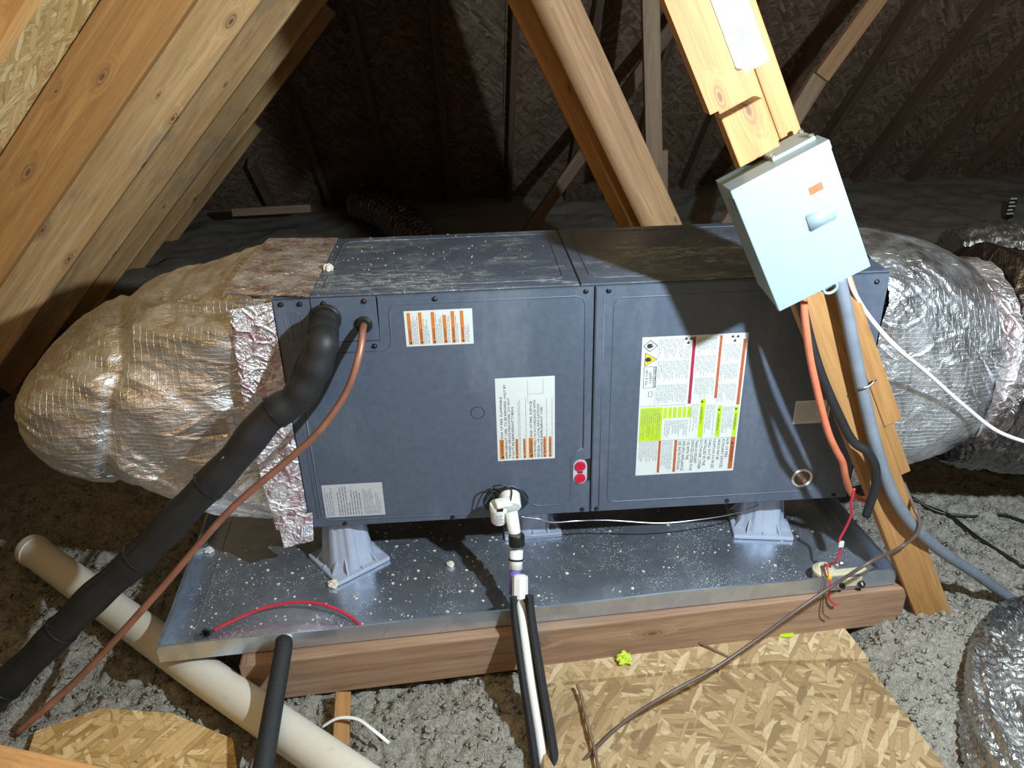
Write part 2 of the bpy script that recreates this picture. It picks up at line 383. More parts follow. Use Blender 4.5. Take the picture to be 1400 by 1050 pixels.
# ------------------------------------------------------------------ text
def text_polys(string, size):
    cu = bpy.data.curves.new('t', 'FONT'); cu.body = string; cu.size = size; cu.resolution_u = 1
    ob = bpy.data.objects.new('t', cu); COL.objects.link(ob)
    dg = bpy.context.evaluated_depsgraph_get(); ev = ob.evaluated_get(dg); me = ev.to_mesh()
    V = [tuple(v.co) for v in me.vertices]; Fc = [tuple(p.vertices) for p in me.polygons]
    ev.to_mesh_clear(); bpy.data.objects.remove(ob); bpy.data.curves.remove(cu)
    return V, Fc
DIRS = {'up': ((0, 1), (-1, 0)), 'down': ((0, -1), (1, 0)), 'right': ((1, 0), (0, 1))}
def put_text(mb, string, x, z, d, length, height, y):
    """flat print on an upright y = const face, seen from -y; starts at (x, z)"""
    V, Fc = text_polys(string, 1.0)
    if not V: return
    xs = [v[0] for v in V]; wd = max(xs)-min(xs); x0 = min(xs); sx = length/wd; sy = height/0.73
    (ax, az), (bx, bz) = DIRS[d]
    mb.add([(x+ax*(v[0]-x0)*sx+bx*v[1]*sy, y, z+az*(v[0]-x0)*sx+bz*v[1]*sy) for v in V], Fc)
class Lines:
    """collects flat print, each line or block its own small part"""
    def __init__(s): s.p = []
    def add(s, vs, fs): m = MB(); m.add(vs, fs); s.p.append(m)
    def quad(s, a, b, c, d): s.add([a, b, c, d], [(0, 1, 2, 3)])
    def build(s, name, mat, parent):
        for m in s.p: m.build(name, mat, parent)
def rect(mb, x0, x1, z0, z1, y): mb.quad((x0, y, z0), (x1, y, z0), (x1, y, z1), (x0, y, z1))
def fine(mb, x0, x1, z0, z1, y, d, pitch=0.0042, thick=0.0016, fill=0.8):
    """rows of unreadably small print"""
    if d in ('up', 'down'):
        n = int((x1-x0)/pitch)
        for i in range(n):
            xa = x0+(i+0.2)*pitch; L = (z1-z0)*(random.uniform(0.75, 1.0) if random.random() < fill else random.uniform(0.3, 0.7)); zz = 0
            while zz < L:
                k = random.uniform(0.004, 0.016); e = min(L, zz+k)
                if d == 'up': rect(mb, xa, xa+thick, z0+zz, z0+e, y)
                else: rect(mb, xa, xa+thick, z1-e, z1-zz, y)
                zz = e+0.0018
    else:
        n = int((z1-z0)/pitch)
        for i in range(n):
            za = z1-(i+0.8)*pitch; L = (x1-x0)*random.uniform(0.6, 1.0); xx = 0
            while xx < L:
                e = min(L, xx+random.uniform(0.004, 0.014)); rect(mb, x0+xx, x0+e, za, za+thick, y); xx = e+0.0018

# ================================================================== SETTING
# attic floor (ceiling drywall of the room below)
MB().b2(-2.6, 6.0, -3.6, 4.3, -0.50, -0.47).build('floor', M_DRY, kind='structure')
# left roof slope: underside of the rafters runs through (0.03, 1.168), 45.8 degrees
TL = Vector((0.697, 0, 0.717)); NL = Vector((-0.717, 0, 0.697)); PL = Vector((-0.112, 0, 1.171))
ceil = empty('ceiling', (0, 0, 0), kind='structure')
for a in range(4):
    s0 = -2.15+a*1.223
    for b, (y0, y1) in enumerate(((-3.5, -1.30), (-1.297, 1.14), (1.143, 3.58))):
        off = NL*(0.139+0.006)
        board('osb_panel', PL+TL*(s0+0.61)+off+Vector((0, y0, 0)), PL+TL*(s0+0.61)+off+Vector((0, y1, 0)), 1.22, 0.011, NL, M_OSB, ceil, bev=0.001)
# right slope and the gable behind the photographer close the attic
TRr = Vector((0.697, 0, -0.717)); NR = Vector((0.717, 0, 0.697)); PR = Vector((2.2, 0, 3.53))
for a in range(4):
    for (y0, y1) in ((-3.5, -1.1), (-1.097, 1.3), (1.303, 3.7)):
        c = PR+TRr*(0.61+a*1.223)
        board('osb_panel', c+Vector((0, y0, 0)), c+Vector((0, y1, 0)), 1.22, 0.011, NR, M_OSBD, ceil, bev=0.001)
gable = empty('wall_front', (0, 0, 0), kind='structure')
for k in range(7):
    x0 = -2.2+k*1.223
    hgt = min(3.5, 1.3+1.03*(x0+0.6)) if x0+0.6 < 2.2 else min(3.5, 3.5-1.03*(x0+0.6-2.2))
    board('osb_panel', (x0+0.61, -3.55, -0.4), (x0+0.61, -3.55, max(0.3, hgt+0.75)), 1.22, 0.011, (0, 1, 0), M_OSBD, gable, bev=0.001)
# back (hip) roof slope z = 3.88 - y
TB = Vector((0, -0.7071, 0.7071)); NB = Vector((0, 0.7071, 0.7071)); PB = Vector((0, 4.0, -0.12))
wb = empty('wall_back', (0, 0, 0), kind='structure')
for a in range(4):
    sh = 0.0 if a % 2 == 0 else 1.22
    for b in range(4):
        x0 = -3.0+sh+b*2.443; s = -0.35+a*1.223
        c = PB+TB*(s+0.61)+NB*0.006
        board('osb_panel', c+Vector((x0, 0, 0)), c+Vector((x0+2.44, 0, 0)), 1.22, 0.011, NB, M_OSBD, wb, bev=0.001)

# ------------------------------------------------------------------ blown insulation
def ins_h(x, y):
    s = np.clip((y-0.75)/2.0, 0, 1); s = s*s*(3-2*s)
    h = -0.302 + 0.175*s
    r = np.clip((x-1.45)/0.5, 0, 1)*np.clip((y+0.2)/0.6, 0, 1); h = h + 0.045*r
    # heaped against the foot of the slanting post, hollow under the platform
    h = h + 0.055*np.exp(-(((x-1.60)/0.16)**2+((y+0.19)/0.10)**2))
    h = h + 0.03*np.exp(-(((x+0.85)/0.35)**2+((y+0.05)/0.25)**2))
    inside = np.clip((x+0.40)/0.1, 0, 1)*np.clip((1.38-x)/0.06, 0, 1)*np.clip((y+0.20)/0.08, 0, 1)*np.clip((0.6-y)/0.1, 0, 1)
    h = h - 0.05*inside
    ob = np.clip((x-0.50)/0.04, 0, 1)*np.clip((1.33-x)/0.05, 0, 1)*np.clip((-0.19-y)/0.05, 0, 1)
    h = h - 0.035*ob
    return h
def ins_z(x, y, fine_):
    z = ins_h(x, y) + 0.045*(vnoise2(x*4+9, y*4+3, 1)-0.5) + 0.028*(vnoise2(x*12+5, y*12+8, 2)-0.5)
    if fine_:
        z = z + 0.026*(vnoise2(x*34, y*34, 3)-0.5) + 0.020*(vnoise2(x*75, y*75, 4)-0.5) + 0.010*(vnoise2(x*160, y*160, 5)-0.5)
    else: z = z + 0.02*(vnoise2(x*30, y*30, 6)-0.5)
    return z
mb = MB()
def grid(xs, ys, fine_):
    X, Y = np.meshgrid(xs, ys); Z = ins_z(X, Y, fine_)
    if not fine_:
        inner = (X > NX0-0.001) & (X < NX1+0.001) & (Y > NY0-0.001) & (Y < NY1+0.001); Z = np.where(inner, Z-0.09, Z)
    n = len(xs); m = len(ys); V = np.stack([X.ravel(), Y.ravel(), Z.ravel()], 1)
    b = len(mb.v); mb.v.extend(map(tuple, V.tolist()))
    for j in range(m-1):
        o = b+j*n
        mb.f.extend([(o+i, o+i+1, o+n+i+1, o+n+i) for i in range(n-1)])
NX0, NX1, NY0, NY1 = -1.25, 2.45, -0.72, 0.75
grid(np.arange(NX0, NX1, 0.0066), np.arange(NY0, NY1, 0.0066), True)
grid(np.arange(-1.50, 5.3, 0.04), np.arange(-3.4, 4.04, 0.04), False)
# loose tufts lying on top
for k in range(15000):
    x = rng.uniform(NX0, NX1); y = rng.uniform(NY0, NY1)
    if -0.30 < x < 1.36 and y > -0.15: continue
    z = float(ins_z(np.array(x), np.array(y), True)); s = rng.uniform(0.0022, 0.0075)
    d = rng.normal(size=(6, 3))*0.35; b = len(mb.v)
    base = np.array([(1, 0, 0), (-1, 0, 0), (0, 1, 0), (0, -1, 0), (0, 0, 1), (0, 0, -1)])*np.array([rng.uniform(0.7, 2.0), 1, 0.8])+d
    th = rng.uniform(0, 6.28); c_, s_ = math.cos(th), math.sin(th)
    base = np.stack([base[:, 0]*c_-base[:, 1]*s_, base[:, 0]*s_+base[:, 1]*c_, base[:, 2]], 1)
    mb.v.extend([(x+q[0]*s, y+q[1]*s, z+q[2]*s+s*0.3) for q in base.tolist()])
    mb.f.extend([(b+i, b+j, b+kk) for i, j, kk in ((0, 2, 4), (2, 1, 4), (1, 3, 4), (3, 0, 4), (2, 0, 5), (1, 2, 5), (3, 1, 5), (0, 3, 5))])
me = bpy.data.meshes.new('blown_insulation'); me.from_pydata(mb.v, [], mb.f); me.materials.append(M_INS)
me.polygons.foreach_set('use_smooth', [True]*len(me.polygons))
o = bpy.data.objects.new('blown_insulation', me); COL.objects.link(o)
tag(o, 'grey fluffy blown cellulose insulation covering the attic floor', 'insulation', kind='stuff')

# ================================================================== ROOF TIMBER
ordw = ['nearest', 'second', 'third', 'fourth', 'fifth', 'sixth', 'seventh', 'eighth']
rl = ['dark brown rafter cutting the top left corner, nearest of the left slope',
      'broad brown knotty rafter beside the bright OSB strip at upper left',
      'lighter tan knotty rafter, third from the camera on the left slope',
      'tan and grey stained rafter, fourth from the camera on the left slope',
      'weathered rafter, fifth from the camera on the left slope',
      'dim rafter, sixth from the camera on the left slope',
      'short dark jack rafter ending at the hip, farthest of the left slope']
for i in range(7):
    y = (-0.45 if i == 0 else -0.37+0.61*i)
    ztop = min(3.0, 3.88-y-0.09); s1 = (ztop-1.171)/0.717; s0 = -2.02
    off = NL*0.0685
    # every rafter a little crooked, as lumber is
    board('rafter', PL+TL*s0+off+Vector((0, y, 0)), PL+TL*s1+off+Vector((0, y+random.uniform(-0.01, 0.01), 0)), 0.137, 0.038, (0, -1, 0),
          M_RAFTD if i < 2 else M_RAFT, label=rl[i], cat='rafter', group='rafters of the left roof slope')
bx = [-1.35, -0.93, -0.52, -0.10, 0.30, 0.71, 1.12, 1.53, 1.94, 2.35, 2.76, 3.17, 3.58, 3.99]
nfar = -1
for x in bx:
    s1 = 2.9
    zl = 1.286+1.029*x   # left slope height here
    zmax = min(2.4, zl-0.02) if x < 1.2 else 2.4
    s1 = (zmax+0.12)/0.7071
    if s1 < 0.15: continue
    nfar += 1
    p0 = PB+TB*(-0.1)-NB*0.046+Vector((x, 0, 0)); p1 = PB+TB*s1-NB*0.046+Vector((x, 0, 0))
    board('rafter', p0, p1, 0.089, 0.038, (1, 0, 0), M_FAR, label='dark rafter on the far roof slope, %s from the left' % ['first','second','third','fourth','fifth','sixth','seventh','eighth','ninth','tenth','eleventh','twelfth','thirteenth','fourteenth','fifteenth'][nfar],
          cat='rafter', group='rafters of the far roof slope')

# webs in the middle, behind the cabinet
def board_px(name, a0, a1, y, width, mat, thick=0.038, z_off=0.0, **kw):
    p0 = at(*a0, y=y); p1 = at(*a1, y=y); d = (p1-p0).normalized()
    return board(name, p0-d*kw.pop('e0', 0.0), p1+d*kw.pop('e1', 0.0), width, thick, (0, -1, 0), mat, **kw)
board_px('truss_web', (747, 0), (893, 305), 0.80, 0.080, M_WEB, e0=0.45, e1=0.85, label='bright tan slanting truss web rising behind the cabinet, front one of three', cat='truss web')
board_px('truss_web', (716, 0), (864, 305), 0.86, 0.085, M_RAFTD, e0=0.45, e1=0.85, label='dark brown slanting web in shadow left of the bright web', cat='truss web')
board_px('truss_web', (770, 0), (909, 300), 0.93, 0.085, M_WEB, e0=0.45, e1=0.8, label='reddish web edge showing just right of the bright slanting web', cat='truss web')
board_px('hanging_brace', (889, 0), (894, 230), 1.9, 0.072, M_PALE, e0=0.5, e1=0.0, label='pale upright brace hanging from above, ending over the dark floor behind cabinet', cat='brace')
board_px('brace', (905, 205), (905, 262), 2.1, 0.05, M_PALE, e1=0.12, label='short thin stub of wood below the hanging brace', cat='brace')
board_px('spliced_brace', (1198, 0), (1122, 105), 1.9, 0.070, M_WEB, e0=0.7, label='pale upper length of spliced brace on the far right slope', cat='brace')
board_px('spliced_brace', (1125, 96), (1050, 218), 1.94, 0.075, M_PALE, e1=0.45, label='lower length of spliced brace running down behind the grey box', cat='brace')
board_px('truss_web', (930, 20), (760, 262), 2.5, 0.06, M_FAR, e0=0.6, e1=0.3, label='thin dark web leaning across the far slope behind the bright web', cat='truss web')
board_px('ledger_board', (318, 290), (425, 284), 3.1, 0.045, M_PALE, label='pale board lying along the floor at far left by the rafter ends', cat='board')

# slanting post that carries the box: five pieces of lumber
AX = Vector((0.4494, 0, -0.8933)); BX = Vector((0.8933, 0, 0.4494)); PK = 1.0667
O0 = CAM+(Vector((0.765, 0, 1.149))-CAM)*PK; O0.y = 0   # left edge of the post, 1.15 m up
YP = -0.165                                             # front face of the post
def post(name, s0, s1, b0, b1, yf, thick, mat, label):
    c = O0+BX*(PK*(b0+b1)/2)+Vector((0, yf+thick/2, 0))
    return board(name, c+AX*(PK*s0), c+AX*(PK*s1), PK*(b1-b0), thick, (0, -1, 0), mat, label=label, cat='lumber')
post('slanting_post', -0.62, 1.56, 0.0, 0.0775, YP, 0.038, M_POST, 'long slanting orange-brown post carrying the grey box, foot in the insulation')
post('slanting_post', -0.62, 0.935, 0.079, 0.117, YP+0.004, 0.038, M_POST, 'bright yellow lumber strip along the right side of the slanting post')
post('filler_strip', 0.937, 1.074, 0.079, 0.101, YP+0.010, 0.030, M_POST, 'short rounded strip end at the right side of the post, below the broken board')
# scab board with a waney right edge
sc_ = empty('scab_board', O0+Vector((0, YP, 0)), 'yellow scab board with a ragged edge at the top of the slanting post', 'lumber')
def scab(pts, y0, y1, name):
    n = len(pts); P = [O0+BX*(PK*b)+AX*(PK*s_) for b, s_ in pts]
    mb = MB(); mb.add([(p.x, y0, p.z) for p in P]+[(p.x, y1, p.z) for p in P], [tuple(range(n)), tuple(range(2*n-1, n-1, -1))]+[(i, (i+1) % n, n+(i+1) % n, n+i) for i in range(n)])
    me = bpy.data.meshes.new(name); c = O0+Vector((0, YP, 0)); X = AX; Z = Vector((0, -1, 0)); Y = Z.cross(X); m = Matrix.Identity(4)
    for i in range(3): m[i][0] = X[i]; m[i][1] = Y[i]; m[i][2] = Z[i]; m[i][3] = c[i]
    mi = m.inverted(); me.from_pydata([mi @ Vector(v) for v in mb.v], [], mb.f)
    bm = bmesh.new(); bm.from_mesh(me); bmesh.ops.recalc_face_normals(bm, faces=bm.faces); bm.to_mesh(me); bm.free(); me.materials.append(M_POST)
    o = bpy.data.objects.new(name, me); COL.objects.link(o); o.parent = sc_; o.matrix_local = Matrix.Translation(-c) @ m; return o
scab([(-0.023, -0.60), (0.036, -0.60), (0.036, -0.2), (0.038, 0.0), (0.036, 0.05), (0.040, 0.09), (0.036, 0.125), (0.042, 0.138), (0.052, 0.140), (0.051, 0.181), (-0.021, 0.179)], YP-0.039, YP-0.001, 'plank')
post('scab_block', 0.195, 0.283, -0.008, 0.065, YP-0.039, 0.038, M_POST, 'square-ended knotty block on the post just above the grey box')
# platform under the drain pan
bm0 = at(345, 909, z=-0.166); bm1 = at(1243, 803, z=-0.166)
dv = (bm1-bm0).normalized(); nv = Vector((-dv.y, dv.x, 0))
def beam(p0, p1, z0, z1, th, label):
    zc = (z0+z1)/2; a = Vector((p0.x, p0.y, zc))+nv*(th/2); b = Vector((p1.x, p1.y, zc))+nv*(th/2)
    return board('platform_beam', a, b, z1-z0, th, -nv, M_BEAM, bev=0.004, label=label, cat='beam')
beam(bm0-dv*0.03, bm1, -0.282, -0.166, 0.072, 'weathered brown beam along the front under the metal pan')
beam(bm0+nv*0.72, bm1+nv*0.72, -0.282, -0.166, 0.072, 'rear platform beam in the dark behind the front beam')

# ================================================================== FLOOR BOARDS
def slab(name, pts, z1, th, mat, label, cat='board'):
    P = [Vector((p.x, p.y)) for p in pts]; n = len(P)
    mb = MB(); mb.add([(p.x, p.y, z1) for p in P]+[(p.x, p.y, z1-th) for p in P],
                      [tuple(range(n)), tuple(range(2*n-1, n-1, -1))]+[(i, (i+1) % n, n+(i+1) % n, n+i) for i in range(n)])
    return mb.build(name, mat, label=label, cat=cat)
zA = -0.276
slab('osb_sheet', [at(738, 936, z=zA), at(1057, 904, z=zA), at(1188, 900, z=zA), at(1150, 853, z=zA), at(1000, 872, z=zA), at(735, 898, z=zA)], zA, 0.011, M_OSBW, 'pale OSB strip on the floor against the front beam')
zB = -0.287
slab('osb_sheet', [at(745, 1075, z=zB), at(1320, 1085, z=zB), at(1165, 880, z=zB), at(1057, 895, z=zB), at(790, 925, z=zB), at(738, 930, z=zB)], zB, 0.011, M_OSBN, 'large darker OSB sheet on the floor at lower right')
zC = -0.268
slab('osb_sheet', [at(20, 1085, z=zC), at(330, 1090, z=zC), at(318, 1010, z=zC), at(235, 975, z=zC), at(140, 968, z=zC), at(48, 1000, z=zC)], zC, 0.011, M_OSB, 'warm lit OSB scrap half buried at lower left')
# truss web close to the camera at lower left
board('truss_web', (-0.62, -0.9, 0.485), (1.0, -0.9, -0.275), 0.089, 0.038, (0, -1, 0), M_POST, label='out of focus tan lumber crossing the bottom left corner', cat='truss web')

# ================================================================== DRAIN PAN
PA = 0.06; E1 = Vector((math.cos(PA), math.sin(PA), 0)); E2 = Vector((-math.sin(PA), math.cos(PA), 0))
PO = Vector((-0.3155, -0.2518, 0)); PLN, PDP = 1.7476, 0.80; ZF, ZR = -0.160, -0.120
def pp(u, v, z): q = PO+E1*u+E2*v; return (q.x, q.y, z)
pan = empty('drain_pan', pp(PLN/2, PDP/2, ZF), 'wide shallow galvanized metal drain pan under the dark cabinet', 'drain pan')
g = 0.012
mb = MB(); mb.add([pp(g, g, ZF), pp(PLN-g, g, ZF), pp(PLN-g, PDP-g, ZF), pp(g, PDP-g, ZF), pp(g, g, ZF-.003), pp(PLN-g, g, ZF-.003), pp(PLN-g, PDP-g, ZF-.003), pp(g, PDP-g, ZF-.003)],
                  [(0, 1, 2, 3), (7, 6, 5, 4), (0, 4, 5, 1), (1, 5, 6, 2), (2, 6, 7, 3), (3, 7, 4, 0)]); mb.build('pan_floor', M_GALV, pan)
def wall(a, b, ia, ib):
    """outer rim corners a, b; floor corners ia, ib"""
    t = 0.0025; A = Vector(a); B = Vector(b); IA = Vector(ia); IB = Vector(ib); inn = ((IA+IB)/2-(A+B)/2); inn.z = 0; inn.normalize()
    n = 12; mb = MB(); vs = []
    for k in range(n+1):
        f = k/n; wv = 0.0022*math.sin(k*1.7)*(0 < k < n)
        R = A.lerp(B, f); I = IA.lerp(IB, f); up = Vector((0, 0, wv))
        low = Vector((R.x, R.y, ZF-0.002))
        prof = [I+Vector((0, 0, 0.0005)), R+inn*0.007+up, R+inn*0.005+up+Vector((0, 0, .003)), R+up+Vector((0, 0, .003)), R+up-Vector((0, 0, .01)), low]
        vs += prof
    k = 6; fs = [(i*k+j, i*k+(j+1) % k, (i+1)*k+(j+1) % k, (i+1)*k+j) for i in range(n) for j in range(k)]+[tuple(range(k)), tuple(n*k+j for j in range(k-1, -1, -1))]
    mb.add(vs, fs); mb.build('side_wall', M_GALVC, pan)
c0 = [pp(0, 0, ZR), pp(PLN, 0, ZR), pp(PLN, PDP, ZR), pp(0, PDP, ZR)]; c1 = [pp(g, g, ZF), pp(PLN-g, g, ZF), pp(PLN-g, PDP-g, ZF), pp(g, PDP-g, ZF)]
for i in range(4): wall(c0[i], c0[(i+1) % 4], c1[i], c1[(i+1) % 4])
mb = MB(); mb.tube([pp(0.055, g+0.004, ZF+0.001), pp(0.055, PDP-g-.01, ZF+0.001)], 0.0016, 6); mb.build('crease', M_GALVC, pan)
mb = MB(); mb.tube([pp(PLN-0.045, g+0.004, ZF+0.001), pp(PLN-0.045, PDP-g-.01, ZF+0.001)], 0.0016, 6); mb.build('crease', M_GALVC, pan)

# ================================================================== EQUIPMENT STANDS
def stand(cx, cy, ang, label):
    zt = -0.001; zb = ZF+0.001
    root = empty('equipment_stand', (cx, cy, zb), label, 'equipment stand', 'grey plastic stands under the cabinet')
    R = Matrix.Rotation(ang, 4, 'Z'); O = Vector((cx, cy, 0))
    def w(x, y, z): return O + (R @ Vector((x, y, 0))) + Vector((0, 0, z))
    hb = 0.078
    mb = MB(); mb.box((cx, cy, zb+0.006), (2*hb, 2*hb, 0.012), R.to_3x3(), 0.003, 2); mb.build('base_plate', M_GREYP, root)
    mb = MB()   # fluted tapering column
    K = 96; H = [(0.0, 0.066), (0.012, 0.062), (0.05, 0.058), (0.11, 0.052), (zt-zb-0.016, 0.048)]
    vs = []
    for (h, r) in H:
        for j in range(K):
            t = 2*math.pi*j/K; q = math.cos(7*t+0.4); fl = 1+0.055*math.tanh(3.2*(q-0.15))*(0.4 if h < 0.006 else 1)
            sq = 1.0/max(abs(math.cos(t))**6+abs(math.sin(t))**6, 1e-6)**(1/6); rr = r*fl*(1+0.18*(sq-1))
            vs.append(w(rr*math.cos(t), rr*math.sin(t), zb+0.011+h))
    fs = [(i*K+j, i*K+(j+1) % K, (i+1)*K+(j+1) % K, (i+1)*K+j) for i in range(len(H)-1) for j in range(K)]; fs.append(tuple((len(H)-1)*K+j for j in range(K)))
    mb.add(vs, fs); mb.build('column', M_GREYP, root, smooth=True, angle=40)
    mb = MB(); mb.lathe(w(0, 0, zt-0.008), (0, 0, 1), [(0.05, 0), (0.052, 0.003), (0.052, 0.007)], 32); mb.build('top_plate', M_GREYP, root)
    mb = MB(); mb.box(w(0, 0, zb+0.0135), (2*hb-0.006, 0.004, 0.006), R.to_3x3()); mb.box(w(0, 0, zb+0.0135), (0.004, 2*hb-0.006, 0.006), R.to_3x3())
    for sx in (-1, 1):
        for sy in (-1, 1):
            for kk in (0, 1):   # corner gussets
                a = w(sx*0.074, sy*0.044, zb+.011) if kk == 0 else w(sx*0.044, sy*0.074, zb+.011)
                b = w(sx*0.050, sy*0.034, zb+.011) if kk == 0 else w(sx*0.034, sy*0.050, zb+.011)
                tpt = b+Vector((0, 0, 0.034)); nn = (b-a).cross(Vector((0, 0, 1))).normalized()*0.0018
                mb.add([a+nn, b+nn, tpt+nn, a-nn, b-nn, tpt-nn], [(0, 1, 2), (5, 4, 3), (0, 3, 4, 1), (1, 4, 5, 2), (2, 5, 3, 0)])
    mb.build('gusset', M_GREYP, root)
    return root
_a = math.radians(37); stand(0.052+0.078*(math.cos(_a)-math.sin(_a)), -0.036+0.078*(math.sin(_a)+math.cos(_a)), _a, 'grey fluted plastic stand turned diagonally under the left front cabinet corner')
_a = math.radians(-9); stand(1.093+0.078*(math.cos(_a)-math.sin(_a)), 0.062+0.078*(math.sin(_a)+math.cos(_a)), _a, 'grey fluted plastic stand under the right end of the cabinet')
_a = math.radians(2); stand(0.478+0.078, 0.112+0.078, _a, 'grey fluted plastic stand set back behind the white drain pipe')

# ================================================================== AIR HANDLER
L, H, D = 1.35, 0.597, 0.454
ah = empty('air_handler', (L/2, D/2, 0), 'long charcoal sheet-metal air handler cabinet lying on its side, with warning labels', 'air handler')
MB().b2(0.002, L-0.002, 0.004, D, 0.0, H-0.003, 0.002).build('cabinet_body', M_CABD, ah)
MB().b2(0.0, 0.660, 0.006, D+0.001, H-0.004, H, 0.0015).build('top_panel', M_CABT, ah)
MB().b2(0.663, L, 0.006, D+0.001, H-0.004, H, 0.0015).build('top_panel', M_CABT, ah)
MB().b2(L-0.004, L, 0.006, D, 0.0, H-0.004, 0.001).build('end_panel', M_CAB, ah)
fy = -0.004
# coil access panel, cut out for the tubing plate
def polyplate(name, P, y0, y1, mat):
    n = len(P); mb = MB(); mb.add([(x, y0, z) for x, z in P]+[(x, y1, z) for x, z in P],
        [tuple(range(n)), tuple(range(2*n-1, n-1, -1))]+[(i, (i+1) % n, n+(i+1) % n, n+i) for i in range(n)])
    bm = bmesh.new(); vv = [bm.verts.new(v) for v in mb.v]
    for f in mb.f: bm.faces.new([vv[i] for i in f])
    bmesh.ops.bevel(bm, geom=[e for e in bm.edges if all(abs(v.co.y-y0) < 1e-6 for v in e.verts)], offset=0.002, segments=2, affect='EDGES')
    m2 = MB(); m2.bm(bm); return m2.build(name, mat, ah)
polyplate('access_panel', [(0.0, 0.003), (0.690, 0.003), (0.690, 0.092), (0.672, 0.092), (0.672, 0.158), (0.690, 0.158), (0.690, H-0.004), (0.2215, H-0.004), (0.2215, 0.489), (0.0785, 0.489), (0.0785, H-0.004), (0.0, H-0.004)], fy, 0.006, M_CAB)
MB().b2(0.080, 0.219, fy+0.0005, 0.006, 0.4915, H-0.004, 0.0015).build('tubing_plate', M_CAB, ah)
polyplate('access_panel', [(0.694, 0.003), (1.346, 0.003), (1.346, H-0.004), (0.694, H-0.004)], fy, 0.006, M_CAB)
def rr(x0, x1, z0, z1, r, n=6):
    pts = []
    for cx, cz, a0 in ((x1-r, z1-r, 0), (x0+r, z1-r, 90), (x0+r, z0+r, 180), (x1-r, z0+r, 270)):
        for k in range(n+1): a = math.radians(a0+90*k/n); pts.append((cx+r*math.cos(a), cz+r*math.sin(a)))
    return pts
def bead(path, closed=False, r=0.0022, y=fy):
    P = [Vector((x, y+0.0006, z)) for x, z in path]
    if closed: P = P+[P[0], P[1]]
    MB().tube(P, r, 6).build('embossed_bead', M_CAB, ah, smooth=True)
bead(rr(0.735, 1.255, 0.030, 0.566, 0.018), True)
bead([(0.713, 0.02), (0.713, 0.575)], r=0.0016)
bead([(0.672, 0.19)]+[(0.672, 0.552)]+[(0.667, 0.568), (0.652, 0.574)]+[(0.262, 0.574), (0.250, 0.567), (0.245, 0.555), (0.244, 0.488), (0.238, 0.474), (0.225, 0.468), (0.060, 0.466)])
bead([(0.033, 0.47), (0.033, 0.045), (0.038, 0.030), (0.052, 0.022), (0.40, 0.018), (0.420, 0.028), (0.434, 0.05), (0.45, 0.078), (0.47, 0.092), (0.50, 0.092), (0.52, 0.08), (0.535, 0.05), (0.548, 0.036), (0.565, 0.03), (0.62, 0.03), (0.637, 0.038), (0.643, 0.055), (0.643, 0.155), (0.650, 0.176), (0.672, 0.19)])
bead([(0.0225, 0.03), (0.0225, 0.465)], r=0.0013); bead([(0.0225, 0.50), (0.0225, 0.56)], r=0.0013); bead([(0.034, 0.50), (0.034, 0.555), (0.038, 0.564), (0.045, 0.567), (0.052, 0.564), (0.056, 0.555), (0.056, 0.50)], r=0.0014)
# beads pressed into the top panels
for x0, x1 in ((0.10, 0.630), (0.69, 1.31)):
    P = [Vector((x, z, H)) for x, z in rr(x0, x1, 0.045, 0.42, 0.03)]; MB().tube(P+P[:2], 0.0018, 6).build('embossed_bead', M_CABT, ah, smooth=True)
# screws
smb = MB(); smb.lathe((0, 0, 0), (0, -1, 0), [(0.0062, 0), (0.0062, 0.001), (0.0044, 0.0016), (0.0040, 0.0042), (0.0026, 0.005)], 10)
sme = bpy.data.meshes.new('screw'); sme.from_pydata(smb.v, [], smb.f); sme.materials.append(M_BLK)
for x, z in ((0.018, 0.585), (0.058, 0.584), (0.108, 0.583), (0.194, 0.584), (0.345, 0.582), (0.672, 0.584), (0.722, 0.583), (0.206, 0.479), (0.350, 0.010), (0.672, 0.012), (0.708, 0.012), (1.037, 0.013), (1.318, 0.576), (1.26, 0.52), (0.086, 0.010), (1.31, 0.012)):
    o = bpy.data.objects.new('screw', sme); COL.objects.link(o); o.parent = ah; o.location = Vector((x, fy, z))-ORG[ah]
# knockouts, grommets, plugs
def ring(x, z, r, rr_, mat, name, y=fy, seg=28):
    P = [Vector((x+r*math.cos(2*math.pi*k/seg), y, z+r*math.sin(2*math.pi*k/seg))) for k in range(seg+2)]
    return MB().tube(P, rr_, 6).build(name, mat, ah, smooth=True)
ring(0.425, 0.300, 0.0155, 0.0009, M_CABD, 'knockout_ring')
MB().lathe((1.221, fy, 0.070), (0, -1, 0), [(0.026, 0), (0.027, 0.002), (0.024, 0.0045), (0.0205, 0.0025), (0.0205, 0.0)], 28).build('knockout_rim', plain('torn_foil', (0.78, 0.79, 0.80), 0.5, 0.3, var=0.25, nscale=200, bump=0.8), ah, smooth=True, angle=30)
MB().lathe((1.221, fy, 0.070), (0, -1, 0), [(0.0205, 0), (0.0205, 0.0008), (0.0, 0.0008)], 28).build('knockout_hole', plain('fibre_liner', (0.16, 0.11, 0.085), 0.9, var=0.6, nscale=180), ah)
MB().lathe((0.108, fy, 0.548), (0, -1, 0), [(0.034, 0), (0.034, 0.006), (0.030, 0.010), (0.024, 0.010), (0.022, 0.004)], 32).build('grommet', M_BLK, ah, smooth=True, angle=35)
MB().lathe((0.188, fy, 0.531), (0, -1, 0), [(0.019, 0), (0.019, 0.004), (0.015, 0.008), (0.008, 0.008), (0.007, 0.003)], 28).build('grommet', M_BLK, ah, smooth=True, angle=35)
